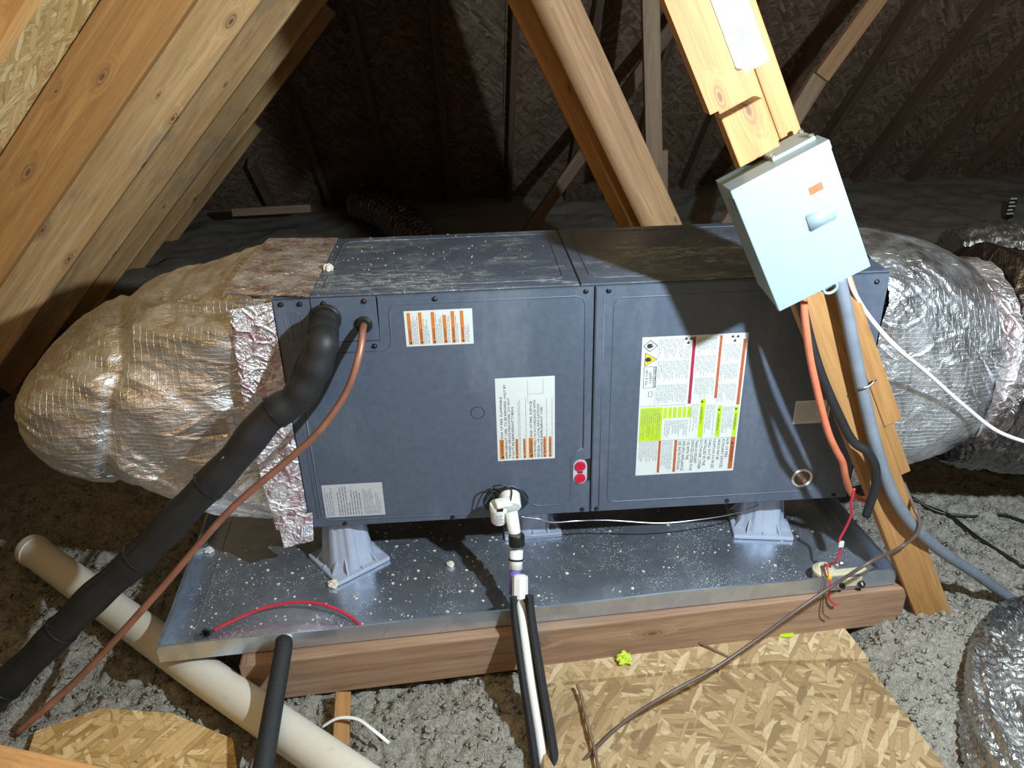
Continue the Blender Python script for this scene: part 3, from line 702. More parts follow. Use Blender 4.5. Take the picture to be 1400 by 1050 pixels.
mb = MB(); P = rr(0.648, 0.682, 0.090, 0.158, 0.0169); n = len(P); mb.add([(x, fy-0.003, z) for x, z in P]+[(x, fy+0.004, z) for x, z in P], [tuple(range(n))]+[(i, (i+1) % n, n+(i+1) % n, n+i) for i in range(n)])
pl = mb.build('drain_plate', plain('plate_grey', (0.45, 0.48, 0.56), 0.4), ah)
for z in (0.141, 0.107):
    c = MB(); c.lathe((0.665, fy-0.002, z), (0, -1, 0), [(0.0135, 0), (0.0135, 0.004), (0.010, 0.005), (0.009, 0.003), (0.0, 0.003)], 24)
    for k in range(6): a = k*math.pi/3; c.box((0.665+0.006*math.cos(a), fy-0.006, z+0.006*math.sin(a)), (0.008, 0.002, 0.0024), Matrix.Rotation(-a, 3, 'Y'))
    c.build('drain_plug', M_RED, pl)
MB().b2(0.658, 0.672, fy-0.0045, fy-0.0025, 0.1215, 0.1265, 0.001).build('slot', M_BLK, pl)
mb = MB(); P = [(0.483+0.056*math.cos(t), 0.052+0.040*math.sin(t)) for t in [2*math.pi*k/36 for k in range(36)]]
mb.add([(x, fy-0.0012, z) for x, z in P]+[(x, fy+.002, z) for x, z in P], [tuple(range(36))]+[(i, (i+1) % 36, 36+(i+1) % 36, 36+i) for i in range(36)]); mb.build('drain_opening', M_CABD, ah)

# ---- printed labels on the cabinet
def label_part(name, x0, x1, z0, z1, mat=None, label=None):
    return MB().b2(x0, x1, fy-0.0007, fy+0.0005, z0, z1).build(name, mat or M_LBL, ah, label=label)
ly = fy-0.0010; ly2 = fy-0.0014
def tri(mb, x, z, s, d, y):
    """small warning triangle; d = reading direction"""
    (ax, az), (bx_, bz) = DIRS[d]
    mb.add([(x, y, z), (x+ax*s, y, z+az*s), (x+ax*s/2+bx_*s*0.9, y, z+az*s/2+bz*s*0.9)], [(0, 1, 2)])
# label 1: six orange headed columns
lb = label_part('warning_label', 0.276, 0.424, 0.474, 0.557, label='white label with six orange warning strips')
bars = Lines(); ink = Lines(); fp = MB()
cols = (0.282, 0.3065, 0.334, 0.359, 0.377, 0.397)
for i, x in enumerate(cols):
    rect(bars, x, x+0.0075, 0.478, 0.553 if i != 3 else 0.545, ly); tri(ink, x+0.0066, 0.480, 0.0062, 'up', ly2); put_text(ink, 'WARNING', x+0.0062, 0.4885, 'up', 0.026, 0.0046, ly2)
    nx = cols[i+1] if i < 5 else 0.421
    fine(fp, x+0.0085, nx-0.0012, 0.479, 0.552 if i < 5 else 0.530, ly, 'up', 0.0036, 0.0013)
bars.build('orange_strip', M_ORG, lb); ink.build('lettering', M_INK, lb); fp.build('fine_print', M_INKG, lb, kind='stuff')
# label 2: flammable refrigerant warning, read from below upwards
x0, x1, z0, z1 = 0.4675, 0.604, 0.166, 0.385
lb = label_part('warning_label', x0, x1, z0, z1, label='white label with two WARNING blocks about flammable refrigerant')
bars = Lines(); ink = Lines(); fp = MB(); Wx = lambda f: x0+(x1-x0)*f; Wz = lambda f: z0+(z1-z0)*f
for f0, f1, top in ((0.04, 0.115, 0.27), (0.315, 0.36, 0.27), (0.45, 0.49, 0.27), (0.545, 0.62, 0.275), (0.80, 0.845, 0.28), (0.895, 0.94, 0.28)):
    rect(bars, Wx(f0), Wx(f1), Wz(0.02), Wz(top), ly); k = f1-f0
    tri(ink, Wx(f1)-0.001, Wz(0.03), (x1-x0)*k*0.8, 'up', ly2); put_text(ink, 'WARNING' if k > 0.06 else 'ADVERTENCIA', Wx(f1-k*0.2), Wz(0.075), 'up', (z1-z0)*0.175, (x1-x0)*k*0.6, ly2)
T = [('RISK OF FIRE. FLAMMABLE', 0.105, 0.285, 0.785), ('REFRIGERANT USED. TO BE REPAIRED ONLY BY', 0.175, 0.03, 0.93), ('TRAINED SERVICE PERSONNEL. DO NOT', 0.235, 0.03, 0.77), ('PUNCTURE REFRIGERANT TUBING', 0.295, 0.03, 0.66),
     ('RISK OF FIRE. DISPOSE', 0.61, 0.29, 0.72), ('OF PROPERLY IN ACCORDANCE WITH', 0.675, 0.03, 0.73), ('FEDERAL OR LOCAL REGULATIONS.', 0.735, 0.03, 0.69), ('FLAMMABLE REFRIGERANT USED', 0.79, 0.03, 0.65)]
for s, fx, a, b in T: put_text(ink, s, Wx(fx), Wz(a), 'up', (z1-z0)*(b-a), 0.0056, ly2)
fine(fp, Wx(0.365), Wx(0.44), Wz(0.03), Wz(0.92), ly, 'up', 0.0036, 0.0011); fine(fp, Wx(0.495), Wx(0.54), Wz(0.03), Wz(0.95), ly, 'up', 0.0036, 0.0011)
fine(fp, Wx(0.85), Wx(0.89), Wz(0.03), Wz(0.93), ly, 'up', 0.0034, 0.0011); fine(fp, Wx(0.945), Wx(0.985), Wz(0.03), Wz(0.93), ly, 'up', 0.0034, 0.0011)
for xa, xb, za, zb in ((0.54, 0.545, 0.72, 0.97), (0.80, 0.805, 0.80, 0.97)): rect(fp, Wx(xa), Wx(xb), Wz(za), Wz(zb), ly)
rect(fp, Wx(0.545), Wx(0.80), Wz(0.80), Wz(0.804), ly)
bars.build('orange_strip', M_ORG, lb); ink.build('lettering', M_INK, lb); fp.build('fine_print', M_INKG, lb, kind='stuff')
# label 3: the large one, read from above downwards; f along x from the left, h along z from the top
x0, x1, z0, z1 = 0.8015, 1.0435, 0.1035, 0.469
lb = label_part('warning_label', x0, x1, z0, z1, label='large white label with lime, crimson and orange text blocks')
ink = Lines(); fp = MB(); lime = Lines(); cr = Lines(); rust = Lines(); yel = MB(); Lx = lambda f: x0+(x1-x0)*f; Lz = lambda h: z1-(z1-z0)*h
def rc(mb, a, b, h0, h1, y=ly): rect(mb, Lx(a), Lx(b), Lz(h1), Lz(h0), y)
rc(lime, 0.015, 0.235, 0.49, 0.735); rc(lime, 0.60, 0.65, 0.445, 0.73); rc(lime, 0.775, 0.82, 0.50, 0.73); rc(lime, 0.945, 0.985, 0.51, 0.735)
for k in range(6): rc(lime, 0.245+k*0.047, 0.245+k*0.047+0.034, 0.495, 0.575)
rc(cr, 0.475, 0.505, 0.01, 0.475); rc(rust, 0.73, 0.755, 0.01, 0.445); rc(rust, 0.955, 0.985, 0.04, 0.50); rc(rust, 0.215, 0.24, 0.74, 0.985); rc(rust, 0.375, 0.402, 0.74, 0.985); rc(rust, 0.94, 0.985, 0.74, 0.985)
def fn(a, b, h0, h1, p=0.0038, t=0.0013, fill=0.9): fine(fp, Lx(a), Lx(b), Lz(h1), Lz(h0), ly, 'down', p, t, fill)
for a, b, h0, h1 in ((0.16, 0.40, 0.015, 0.15), (0.41, 0.465, 0.07, 0.16), (0.16, 0.46, 0.165, 0.315), (0.16, 0.46, 0.33, 0.475), (0.52, 0.72, 0.02, 0.125), (0.52, 0.72, 0.14, 0.28), (0.53, 0.72, 0.295, 0.44),
                     (0.77, 0.945, 0.07, 0.19), (0.76, 0.945, 0.205, 0.33), (0.75, 0.945, 0.345, 0.48), (0.26, 0.50, 0.59, 0.72), (0.51, 0.59, 0.48, 0.72), (0.66, 0.765, 0.49, 0.72), (0.83, 0.94, 0.51, 0.72),
                     (0.02, 0.21, 0.745, 0.90), (0.25, 0.37, 0.745, 0.985)): fn(a, b, h0, h1)
fine(fp, Lx(0.03), Lx(0.23), Lz(0.725), Lz(0.50), ly2, 'down', 0.0046, 0.0012)
for s, f, l in (('RISK OF FIRE -', 0.895, 0.16), ('AUXILIARY DEVICES', 0.855, 0.225), ('WHICH MAY BE', 0.81, 0.16), ('IGNITION SOURCES', 0.765, 0.225), ('SHALL NOT BE', 0.72, 0.155), ('INSTALLED IN THE', 0.675, 0.20),
                ('DUCTWORK, OTHER', 0.63, 0.225), ('THAN AUXILIARY', 0.585, 0.18), ('DEVICES LISTED FOR', 0.545, 0.235), ('USE WITH THE', 0.50, 0.145), ('SPECIFIC APPLIANCE.', 0.455, 0.235), ('SEE INSTRUCTIONS.', 0.415, 0.225)):
    put_text(ink, s, Lx(f), Lz(0.748), 'down', (z1-z0)*l, 0.0072, ly2)
put_text(ink, 'WARNING', Lx(0.95), Lz(0.805), 'down', (z1-z0)*0.12, 0.0066, ly2); tri(ink, Lx(0.95), Lz(0.775), 0.008, 'down', ly2)
for f in (0.608, 0.783, 0.951): tri(ink, Lx(f), Lz(0.52 if f > 0.7 else 0.455), 0.007, 'down', ly2); put_text(ink, 'WARNING', Lx(f), Lz(0.56 if f > 0.7 else 0.50), 'down', 0.045, 0.0056, ly2)
put_text(ink, 'REFRIGERANT', Lx(0.118), Lz(0.205), 'down', 0.052, 0.006, ly2); put_text(ink, 'SAFETY', Lx(0.082), Lz(0.235), 'down', 0.030, 0.006, ly2); put_text(ink, 'GROUP A2L', Lx(0.046), Lz(0.22), 'down', 0.040, 0.006, ly2)
def outline(mb, pts, t, y):
    n = len(pts); ob = MB()
    for i in range(n):
        a = Vector((pts[i][0], 0, pts[i][1])); b = Vector((pts[(i+1) % n][0], 0, pts[(i+1) % n][1])); d = (b-a).normalized(); q = Vector((-d.z, 0, d.x))*t/2
        ob.quad(*[(p.x, y, p.z) for p in (a+q, b+q, b-q, a-q)])
    mb.add(ob.v, ob.f)
outline(ink, [(Lx(0.03), Lz(0.20)), (Lx(0.145), Lz(0.20)), (Lx(0.145), Lz(0.345)), (Lx(0.03), Lz(0.345))], 0.0008, ly2)
outline(ink, [(Lx(0.075), Lz(0.02)), (Lx(0.145), Lz(0.058)), (Lx(0.075), Lz(0.096)), (Lx(0.005+0.01), Lz(0.058))], 0.0014, ly2)
yel.add([(Lx(0.035), ly, Lz(0.105)), (Lx(0.035), ly, Lz(0.195)), (Lx(0.145), ly, Lz(0.15))], [(0, 1, 2)]); outline(ink, [(Lx(0.035), Lz(0.105)), (Lx(0.035), Lz(0.195)), (Lx(0.145), Lz(0.15))], 0.0012, ly2)
for (cx, cz) in ((Lx(0.08), Lz(0.058)), (Lx(0.072), Lz(0.15))):   # flame marks
    ink.add([(cx-0.008, ly2, cz-0.003), (cx-0.004, ly2, cz-0.006), (cx+0.002, ly2, cz-0.005), (cx+0.008, ly2, cz), (cx+0.003, ly2, cz+0.001), (cx+0.004, ly2, cz+0.005), (cx-0.004, ly2, cz+0.006), (cx-0.008, ly2, cz+0.003)], [tuple(range(8))])
outline(ink, [(Lx(0.085), Lz(0.375)), (Lx(0.12), Lz(0.375)), (Lx(0.12), Lz(0.41)), (Lx(0.085), Lz(0.41))], 0.0008, ly2)
for cx, cz in ((Lx(0.435), Lz(0.03)), (Lx(0.875), Lz(0.03))):      # trefoil marks
    for k in range(3):
        a = k*2.094+0.5; ink.add([(cx+0.002*math.cos(a), ly2, cz+0.002*math.sin(a)), (cx+0.009*math.cos(a-0.45), ly2, cz+0.009*math.sin(a-0.45)), (cx+0.010*math.cos(a), ly2, cz+0.010*math.sin(a)), (cx+0.009*math.cos(a+0.45), ly2, cz+0.009*math.sin(a+0.45))], [(0, 1, 2, 3)])
rc(fp, 0.005, 0.46, 0.478, 0.481); rc(fp, 0.005, 0.985, 0.738, 0.741); rc(fp, 0.148, 0.151, 0.01, 0.48)
ink.build('lettering', M_INK, lb); fp.build('fine_print', M_INKG, lb, kind='stuff'); lime.build('lime_block', M_LIME, lb); cr.build('crimson_strip', M_DKRED, lb); rust.build('orange_strip', M_RUST, lb); yel.build('yellow_triangle', M_YEL, lb)
# nameplate and the small label in shadow
lb = label_part('nameplate', 0.043, 0.187, 0.031, 0.1245, M_LBLG, 'silver rating plate packed with tiny print')
fp = MB(); fine(fp, 0.047, 0.072, 0.035, 0.120, ly, 'up', 0.005, 0.0013)
for k in range(9):
    fine(fp, 0.076+k*0.0065, 0.0825+k*0.0065, 0.036, 0.119, ly, 'up', 0.0052, 0.0022)
fine(fp, 0.138, 0.183, 0.035, 0.112, ly, 'up', 0.0042, 0.0012); fp.build('fine_print', plain('ink_blue_grey', (0.16, 0.18, 0.26), 0.6), lb, kind='stuff')
lb = label_part('wiring_label', 1.176, 1.262, 0.225, 0.287, M_LBLG, 'small label in shadow beside the slanting post'); fp = MB(); fine(fp, 1.18, 1.258, 0.229, 0.283, ly, 'right', 0.0045, 0.0012); fp.build('fine_print', M_INKG, lb, kind='stuff')

# ================================================================== DUCTS
def loft(secs, nu, nv, amp, seed, fold=None, axis='x', cap0=False, cap1=False):
    """secs: (t, cy, cz, hy, hz, n) along x; closed super-ellipse sections with crinkles pushed along the section normal"""
    S = np.array(secs, float); T = np.linspace(0, 1, len(S)); tt = np.linspace(0, 1, nu)
    def ci(c):   # smooth interpolation
        y = S[:, c]; m = np.gradient(y, T); out = np.zeros(nu)
        for i, q in enumerate(tt):
            k = min(int(np.searchsorted(T, q, 'right'))-1, len(T)-2); h = T[k+1]-T[k]; s = (q-T[k])/h
            out[i] = (2*s**3-3*s*s+1)*y[k]+(s**3-2*s*s+s)*h*m[k]+(-2*s**3+3*s*s)*y[k+1]+(s**3-s*s)*h*m[k+1]
        return out
    A = [ci(c) for c in range(6)]; A[3] = np.maximum(A[3], 0.002); A[4] = np.maximum(A[4], 0.002)
    th = np.linspace(0, 2*np.pi, nv, endpoint=False); V = []
    for i in range(nu):
        x, cy, cz, hy, hz, n = [a[i] for a in A]; c = np.cos(th); s = np.sin(th); e = 2/max(n, 1.9)
        yy = np.sign(c)*np.abs(c)**e; zz = np.sign(s)*np.abs(s)**e
        r = amp*(2.2*(vnoise2(th*2.2+seed, np.full(nv, x*9+seed), seed)-0.5)+1.3*(vnoise2(np.cos(th)*5+9+seed, np.sin(th)*5+9+x*22, seed+3)-0.5)+0.8*(1-2*np.abs(vnoise2(np.cos(th)*8+20+x*9, np.sin(th)*8+20+x*26, seed+5)-0.5))+0.45*(vnoise2(np.cos(th)*21+40, np.sin(th)*21+40+x*70, seed+8)-0.5))
        if fold is not None: r = r + fold(x, th)
        k = min(1.0, min(hy, hz)/0.12)
        V.append(np.stack([np.full(nv, x)+0.5*r*k*np.sin(th*3+seed), cy+yy*(hy+r*k), cz+zz*(hz+r*k)], 1))
    V = np.concatenate(V); mb = MB(); mb.v = [tuple(q) for q in V.tolist()]
    mb.f = [(i*nv+j, i*nv+(j+1) % nv, (i+1)*nv+(j+1) % nv, (i+1)*nv+j) for i in range(nu-1) for j in range(nv)]
    if cap0: mb.f.append(tuple(range(nv-1, -1, -1)))
    if cap1: mb.f.append(tuple((nu-1)*nv+j for j in range(nv)))
    return mb
# left: insulated supply boot wrapped in foil
dl = empty('foil_duct', (-0.35, 0.22, 0.0), 'crinkled silver foil-wrapped bulging duct on the left end of the cabinet', 'duct')
secs = [(-0.001, 0.227, 0.297, 0.226, 0.297, 9), (-0.07, 0.227, 0.300, 0.238, 0.303, 6), (-0.17, 0.227, 0.295, 0.248, 0.298, 4), (-0.28, 0.230, 0.297, 0.255, 0.275, 3), (-0.37, 0.235, 0.298, 0.262, 0.242, 2.6), (-0.46, 0.24, 0.296, 0.262, 0.212, 2.4),
        (-0.54, 0.24, 0.285, 0.25, 0.185, 2.2), (-0.605, 0.24, 0.275, 0.22, 0.150, 2.1), (-0.652, 0.24, 0.270, 0.17, 0.105, 2.0), (-0.674, 0.24, 0.267, 0.11, 0.06, 2.0), (-0.682, 0.24, 0.266, 0.02, 0.01, 2.0)]
def foldL(x, th):
    # diagonal slack folds on the camera side and a pinched seam before the bulb
    f = 0.010*np.sin(10*(np.sin(th)*0.9+x*1.9))*np.exp(-((x+0.27)/0.17)**2)
    f = f - 0.016*np.exp(-((x+0.405+0.05*np.sin(th*2))/0.020)**2)
    return f
loft(secs, 190, 260, 0.0075, 3, foldL, cap1=True).build('wrap', M_FOIL, dl, smooth=True)
# tape: band over the joint (front, top) with a loose flap at the bottom
def strip(name, pts_a, pts_b, mat, parent, amp=0.003, nu=26, nv=10, th=0.0012, seed=1):
    A = spline(pts_a, nu//max(1, len(pts_a)-1)) if len(pts_a) > 2 else [Vector(pts_a[0]).lerp(Vector(pts_a[1]), k/nu) for k in range(nu+1)]
    B = spline(pts_b, nu//max(1, len(pts_b)-1)) if len(pts_b) > 2 else [Vector(pts_b[0]).lerp(Vector(pts_b[1]), k/nu) for k in range(nu+1)]
    n = len(A); mb = MB(); vs = []; r = random.Random(seed)
    for i in range(n):
        for j in range(nv+1): vs.append(A[i].lerp(B[i], j/nv))
    nrm = (A[-1]-A[0]).cross(B[0]-A[0]).normalized()
    if nrm.dot(CAM-A[0]) < 0: nrm = -nrm
    ed = [0.5 if (i in (0, n-1) or j in (0, nv)) else 1 for i in range(n) for j in range(nv+1)]
    top = [v+nrm*(th+amp*r.random()*e) for v, e in zip(vs, ed)]; k = nv+1
    fs = [(i*k+j, i*k+j+1, (i+1)*k+j+1, (i+1)*k+j) for i in range(n-1) for j in range(nv)]
    b = len(vs); mb.add(top+vs, fs+[tuple(q+b for q in reversed(f)) for f in fs])
    return mb.build(name, mat, parent, smooth=True)
strip('foil_tape', [(-0.085, -0.026, 0.585), (-0.09, -0.034, 0.30), (-0.075, -0.026, 0.02)], [(0.000, -0.0065, 0.592), (0.000, -0.0065, 0.30), (0.000, -0.0065, 0.002)], M_TAPE, dl, 0.006, 40, 12, seed=2)
strip('foil_tape', [(-0.10, 0.0, 0.612), (-0.10, 0.23, 0.618), (-0.10, 0.45, 0.606)], [(0.079, -0.002, H+0.0005), (0.079, 0.23, H+0.0005), (0.079, D, H+0.0005)], M_TAPE, dl, 0.004, 40, 20, seed=3)
strip('foil_tape', [(-0.068, -0.028, 0.055), (-0.066, -0.022, -0.036)], [(0.012, -0.007, 0.052), (0.004, -0.006, -0.032)], M_TAPE, dl, 0.007, 14, 12, seed=4)
# right: foil sleeve, then dark flexible duct
dr = empty('foil_sleeve_duct', (1.5, 0.22, 0.0), 'bright silver scrim foil sleeve on the right end of the cabinet', 'duct')
secs = [(1.351, 0.227, 0.297, 0.226, 0.297, 9), (1.40, 0.227, 0.302, 0.240, 0.302, 5), (1.47, 0.230, 0.305, 0.250, 0.300, 3.2), (1.55, 0.235, 0.300, 0.255, 0.285, 2.5), (1.62, 0.24, 0.290, 0.255, 0.268, 2.2), (1.67, 0.245, 0.280, 0.250, 0.250, 2.0)]
loft(secs, 90, 220, 0.007, 12).build('sleeve', M_FOILR, dr, smooth=True)
loft([(1.655, 0.245, 0.282, 0.254, 0.254, 2), (1.69, 0.25, 0.275, 0.247, 0.247, 2), (1.74, 0.253, 0.262, 0.250, 0.252, 2)], 22, 180, 0.010, 14).build('foil_tape', M_TAPE, dr, smooth=True)
def flexduct(name, pts, r, mat, label, amp=0.012, seg=110, pitch=0.03, seed=1, wire=0.004, ends=True):
    P = spline(pts, max(4, int(140/len(pts)))); n = len(P); T = [(P[min(i+1, n-1)]-P[max(i-1, 0)]).normalized() for i in range(n)]
    N = Vector((0, 0, 1)); vs = []; acc = 0
    for i in range(n):
        if i: acc += (P[i]-P[i-1]).length
        N = (N-T[i]*N.dot(T[i])).normalized(); B = T[i].cross(N); th = np.linspace(0, 2*np.pi, seg, endpoint=False)
        rr_ = r+wire*math.sin(2*math.pi*acc/pitch)+amp*(1.6*(vnoise2(np.cos(th)*3+9+acc*2, np.sin(th)*3+9+acc*3, seed)-0.5)+1.0*(1-2*np.abs(vnoise2(np.cos(th)*9+30, np.sin(th)*9+30+acc*6, seed+1)-0.5))+0.7*(vnoise2(np.cos(th)*15+50+acc*8, np.sin(th)*15+50+acc*25, seed+2)-0.5))
        for q, t in zip(rr_.tolist(), th.tolist()): vs.append(P[i]+B*(q*math.cos(t))+N*(q*math.sin(t)))
    mb = MB(); mb.add(vs, [(i*seg+j, i*seg+(j+1) % seg, (i+1)*seg+(j+1) % seg, (i+1)*seg+j) for i in range(n-1) for j in range(seg)]+[tuple(range(seg)), tuple((n-1)*seg+j for j in range(seg))])
    return mb.build(name, mat, label=label, cat='duct', smooth=True, angle=70)
flexduct('flexible_duct', [(1.70, 0.25, 0.27), (1.80, 0.25, 0.245), (2.0, 0.25, 0.215), (2.4, 0.22, 0.19), (2.9, 0.15, 0.17)], 0.275, M_FLEX, 'thick dark shiny flexible duct at the right edge, joined to the foil sleeve', 0.016, seed=21)
flexduct('flexible_duct', [(2.16, 0.98, 0.20), (2.30, 0.96, 0.235), (2.6, 0.92, 0.245), (3.1, 0.85, 0.24)], 0.175, M_FLEXG, 'grey wrinkled flexible duct showing behind the dark duct at far right', 0.016, seed=22)
flexduct('flexible_duct', [(1.48, -0.72, -0.28), (1.545, -0.52, -0.27), (1.65, -0.36, -0.268), (1.80, -0.24, -0.29), (2.05, -0.16, -0.34)], 0.108, M_FLEXG, 'silver wrinkled flexible duct half buried in insulation at lower right', 0.016, seed=23, pitch=0.02)
flexduct('flexible_duct', [(-0.25, 3.45, 0.0), (-0.10, 3.2, 0.02), (0.06, 2.9, -0.02), (0.2, 2.5, -0.08)], 0.10, M_FLEX, 'small dark corrugated duct lying in the deep shadow behind the cabinet', 0.008, seed=24, wire=0.009, pitch=0.05)

# ================================================================== DISCONNECT BOX
yb, yf_ = YP-0.003, YP-0.113; B0, B1, S0, S1 = -0.050, 0.117, 0.287, 0.524
def wp(b, s, y): q = O0+BX*(b*PK)+AX*(s*PK); return Vector((q.x, y, q.z))
RB = Matrix(((BX.x, 0, -AX.x), (BX.y, 1, -AX.y), (BX.z, 0, -AX.z)))   # local x right, z up along the post
cb = wp((B0+B1)/2, S1, (yb+yf_)/2)
bxr = empty('disconnect_box', cb, 'pale grey steel electrical disconnect box hung askew on the slanting post', 'electrical box')
def bp(b0, b1, s0, s1, y0, y1, name, mat, parent=bxr, bev=0.002, seg=2, smooth=False, label=None):
    mb = MB(); mb.box(wp((b0+b1)/2, (s0+s1)/2, (y0+y1)/2), (abs(b1-b0)*PK, abs(y1-y0), abs(s1-s0)*PK), RB, bev, seg); return mb.build(name, mat, parent, smooth=smooth, label=label)
# body, back a touch lower and narrower than the cover
mb = MB(); q = [wp(B0+0.002, S0+0.002, yf_+0.012), wp(B1-0.002, S0+0.002, yf_+0.012), wp(B1-0.002, S1-0.002, yf_+0.012), wp(B0+0.002, S1-0.002, yf_+0.012), wp(B0+0.004, S0+0.006, yb), wp(B1-0.004, S0+0.006, yb), wp(B1-0.004, S1-0.016, yb), wp(B0+0.004, S1-0.016, yb)]
mb.add(q, [(0, 1, 2, 3), (7, 6, 5, 4), (0, 4, 5, 1), (1, 5, 6, 2), (2, 6, 7, 3), (3, 7, 4, 0)]); mb.build('body', M_BOX, bxr)
cov = bp(B0, B1, S0+0.014, S1, yf_, yf_+0.013, 'cover', M_BOX, bev=0.0022)
bp(B0-0.001, B1+0.001, S0-0.001, S0+0.015, yf_-0.0015, yf_+0.05, 'rain_hood', M_BOX, bev=0.0022)
# embossed grip on the cover
hx, hs = 0.066, 0.400
mb = MB(); bm = bmesh.new(); bmesh.ops.create_cube(bm, size=1); bmesh.ops.scale(bm, vec=(0.052, 0.0062, 0.033), verts=bm.verts)
bmesh.ops.bevel(bm, geom=list(bm.edges), offset=0.0030, segments=4, affect='EDGES'); mb.bm(bm, Matrix.Translation(wp(hx, hs, yf_)) @ RB.to_4x4()); mb.build('embossed_grip', M_BOX, cov, smooth=True)
st = bp(0.062, 0.086, 0.343, 0.357, yf_-0.0007, yf_, 'sticker', M_STKR, cov, 0, 1, label='orange rectangular sticker with a white border')
fb = MB()
for b0, b1, s0, s1 in ((0.0605, 0.0875, 0.3415, 0.343), (0.0605, 0.0875, 0.357, 0.3585), (0.0605, 0.062, 0.343, 0.357), (0.086, 0.0875, 0.343, 0.357)): fb.box(wp((b0+b1)/2, (s0+s1)/2, yf_-0.0004), (b1-b0, 0.0008, s1-s0), RB)
fb.build('sticker_border', M_PAPER, cov)
mb = MB()
for k in range(3): mb.box(wp(0.074, 0.347+k*0.003, yf_-0.0009), (0.010-0.002*(k % 2), 0.0003, 0.0009), RB)
mb.build('fine_print', plain('ink_maroon', (0.35, 0.05, 0.03), 0.6), cov)
# hub plate with screws on top
hp = MB(); hp.box(wp(0.072, S0-0.002, YP-0.05), (0.080, 0.062, 0.009), RB, 0.002, 2); hpo = hp.build('hub_plate', M_BOX, bxr)
for b in (0.038, 0.106):
    for y in (YP-0.074, YP-0.026):
        m = MB(); m.lathe(wp(b, S0-0.006, y), -AX, [(0.0052, 0), (0.0052, 0.003), (0.003, 0.005)], 10); m.build('screw', M_STEEL, hpo)
# side clips
for b in (B0-0.0015, B1+0.0015):
    mb = MB(); mb.box(wp(b, S0+0.032, yf_+0.022), (0.002, 0.014, 0.030), RB, 0.0005); mb.build('side_clip', M_STEEL, bxr)
# hasp under the cover: a D-shaped eye
P = [wp(0.045+0.012*math.cos(t), S1+0.006+0.009*math.sin(t), yf_+0.008) for t in [2*math.pi*k/20 for k in range(22)]]
mb = MB(); mb.tube(P, 0.003, 8); mb.build('hasp', M_BOX, bxr, smooth=True)
mb = MB(); mb.box(wp(0.045, S1+0.004, yf_+0.018), (0.03, 0.006, 0.012), RB, 0.001); mb.build('hasp_slot', M_STEEL, bxr)
# instruction sheet pinned to the post above
sh = empty('instruction_sheet', wp(0.075, 0.15, YP-0.002), 'white printed instruction sheet stuck to the top of the slanting post', 'paper')
ys = YP-0.0022
def sheetq(mb, b0, b1, s0, s1, y): mb.quad(wp(b0, s1, y), wp(b1, s1, y), wp(b1, s0, y), wp(b0, s0, y))
mb = MB(); mb.box(wp(0.0775, -0.095, ys+0.0006), (0.053*PK, 0.0012, 0.50*PK), RB); mb.build('sheet', M_PAPER, sh)
ink = MB()
for k in range(52):
    s = -0.33+k*0.0075
    if s < 0.075: sheetq(ink, 0.063, 0.063+0.030*random.uniform(0.75, 1), s, s+0.0012, ys-0.0003)
sheetq(ink, 0.0605, 0.0613, -0.33, 0.080, ys-0.0003)
for k in range(7): sheetq(ink, 0.062, 0.062+0.032*random.uniform(0.5, 1), 0.088+k*0.007, 0.0893+k*0.007, ys-0.0003)
ink.build('fine_print', M_INK, sh, kind='stuff')

# ================================================================== LINE SET AND COPPER
ls = empty('line_set', (0.108, -0.01, 0.4), 'thick black foam-insulated refrigerant line with cable ties, from cabinet to lower left', 'refrigerant line')
e0 = at(0, 945, z=-0.20); m0 = at(400, 552, y=-0.105)
P = [Vector((0.108, -0.008, 0.548)), Vector((0.108, -0.045, 0.540)), at(440, 470, y=-0.082), at(428, 508, y=-0.095), at(405, 545, y=-0.105), at(366, 572, y=-0.115)]
LP = spline(P+[m0.lerp(e0, 0.20)+Vector((0, 0, 0.004)), m0.lerp(e0, 0.36), m0.lerp(e0, 0.52)-Vector((0, 0, .006)), m0.lerp(e0, 0.68)+Vector((0, 0, .004)), m0.lerp(e0, 0.84), e0, e0+(e0-m0)*0.15], 8)
mb = MB(); n = len(LP); sc = [0.80+0.22*min(1, i/18)+0.05*math.sin(i*0.9) for i in range(n)]
mb.tube(LP, 0.0345, 20, scale=sc); mb.build('foam_tube', M_RUBB, ls, smooth=True)
# overlapping second wrap near the cabinet, with its open seam
Q = [at(434, 462, y=-0.075), at(418, 500, y=-0.085), at(403, 535, y=-0.10), at(375, 566, y=-0.105)]
Q2 = spline(Q, 8); mb = MB(); mb.tube(Q2, 0.026, 14, scale=[0.55+0.45*math.sin(math.pi*min(1, (i+3)/len(Q2))) for i in range(len(Q2))]); mb.build('split_wrap', M_RUBB, ls, smooth=True)
mb = MB(); mb.lathe(LP[10], (LP[11]-LP[9]), [(0.0325, -0.012), (0.0335, -0.01), (0.0335, 0.012), (0.0325, 0.014)], 24); mb.build('tape_wrap', M_RUBB, ls, smooth=True, angle=30)
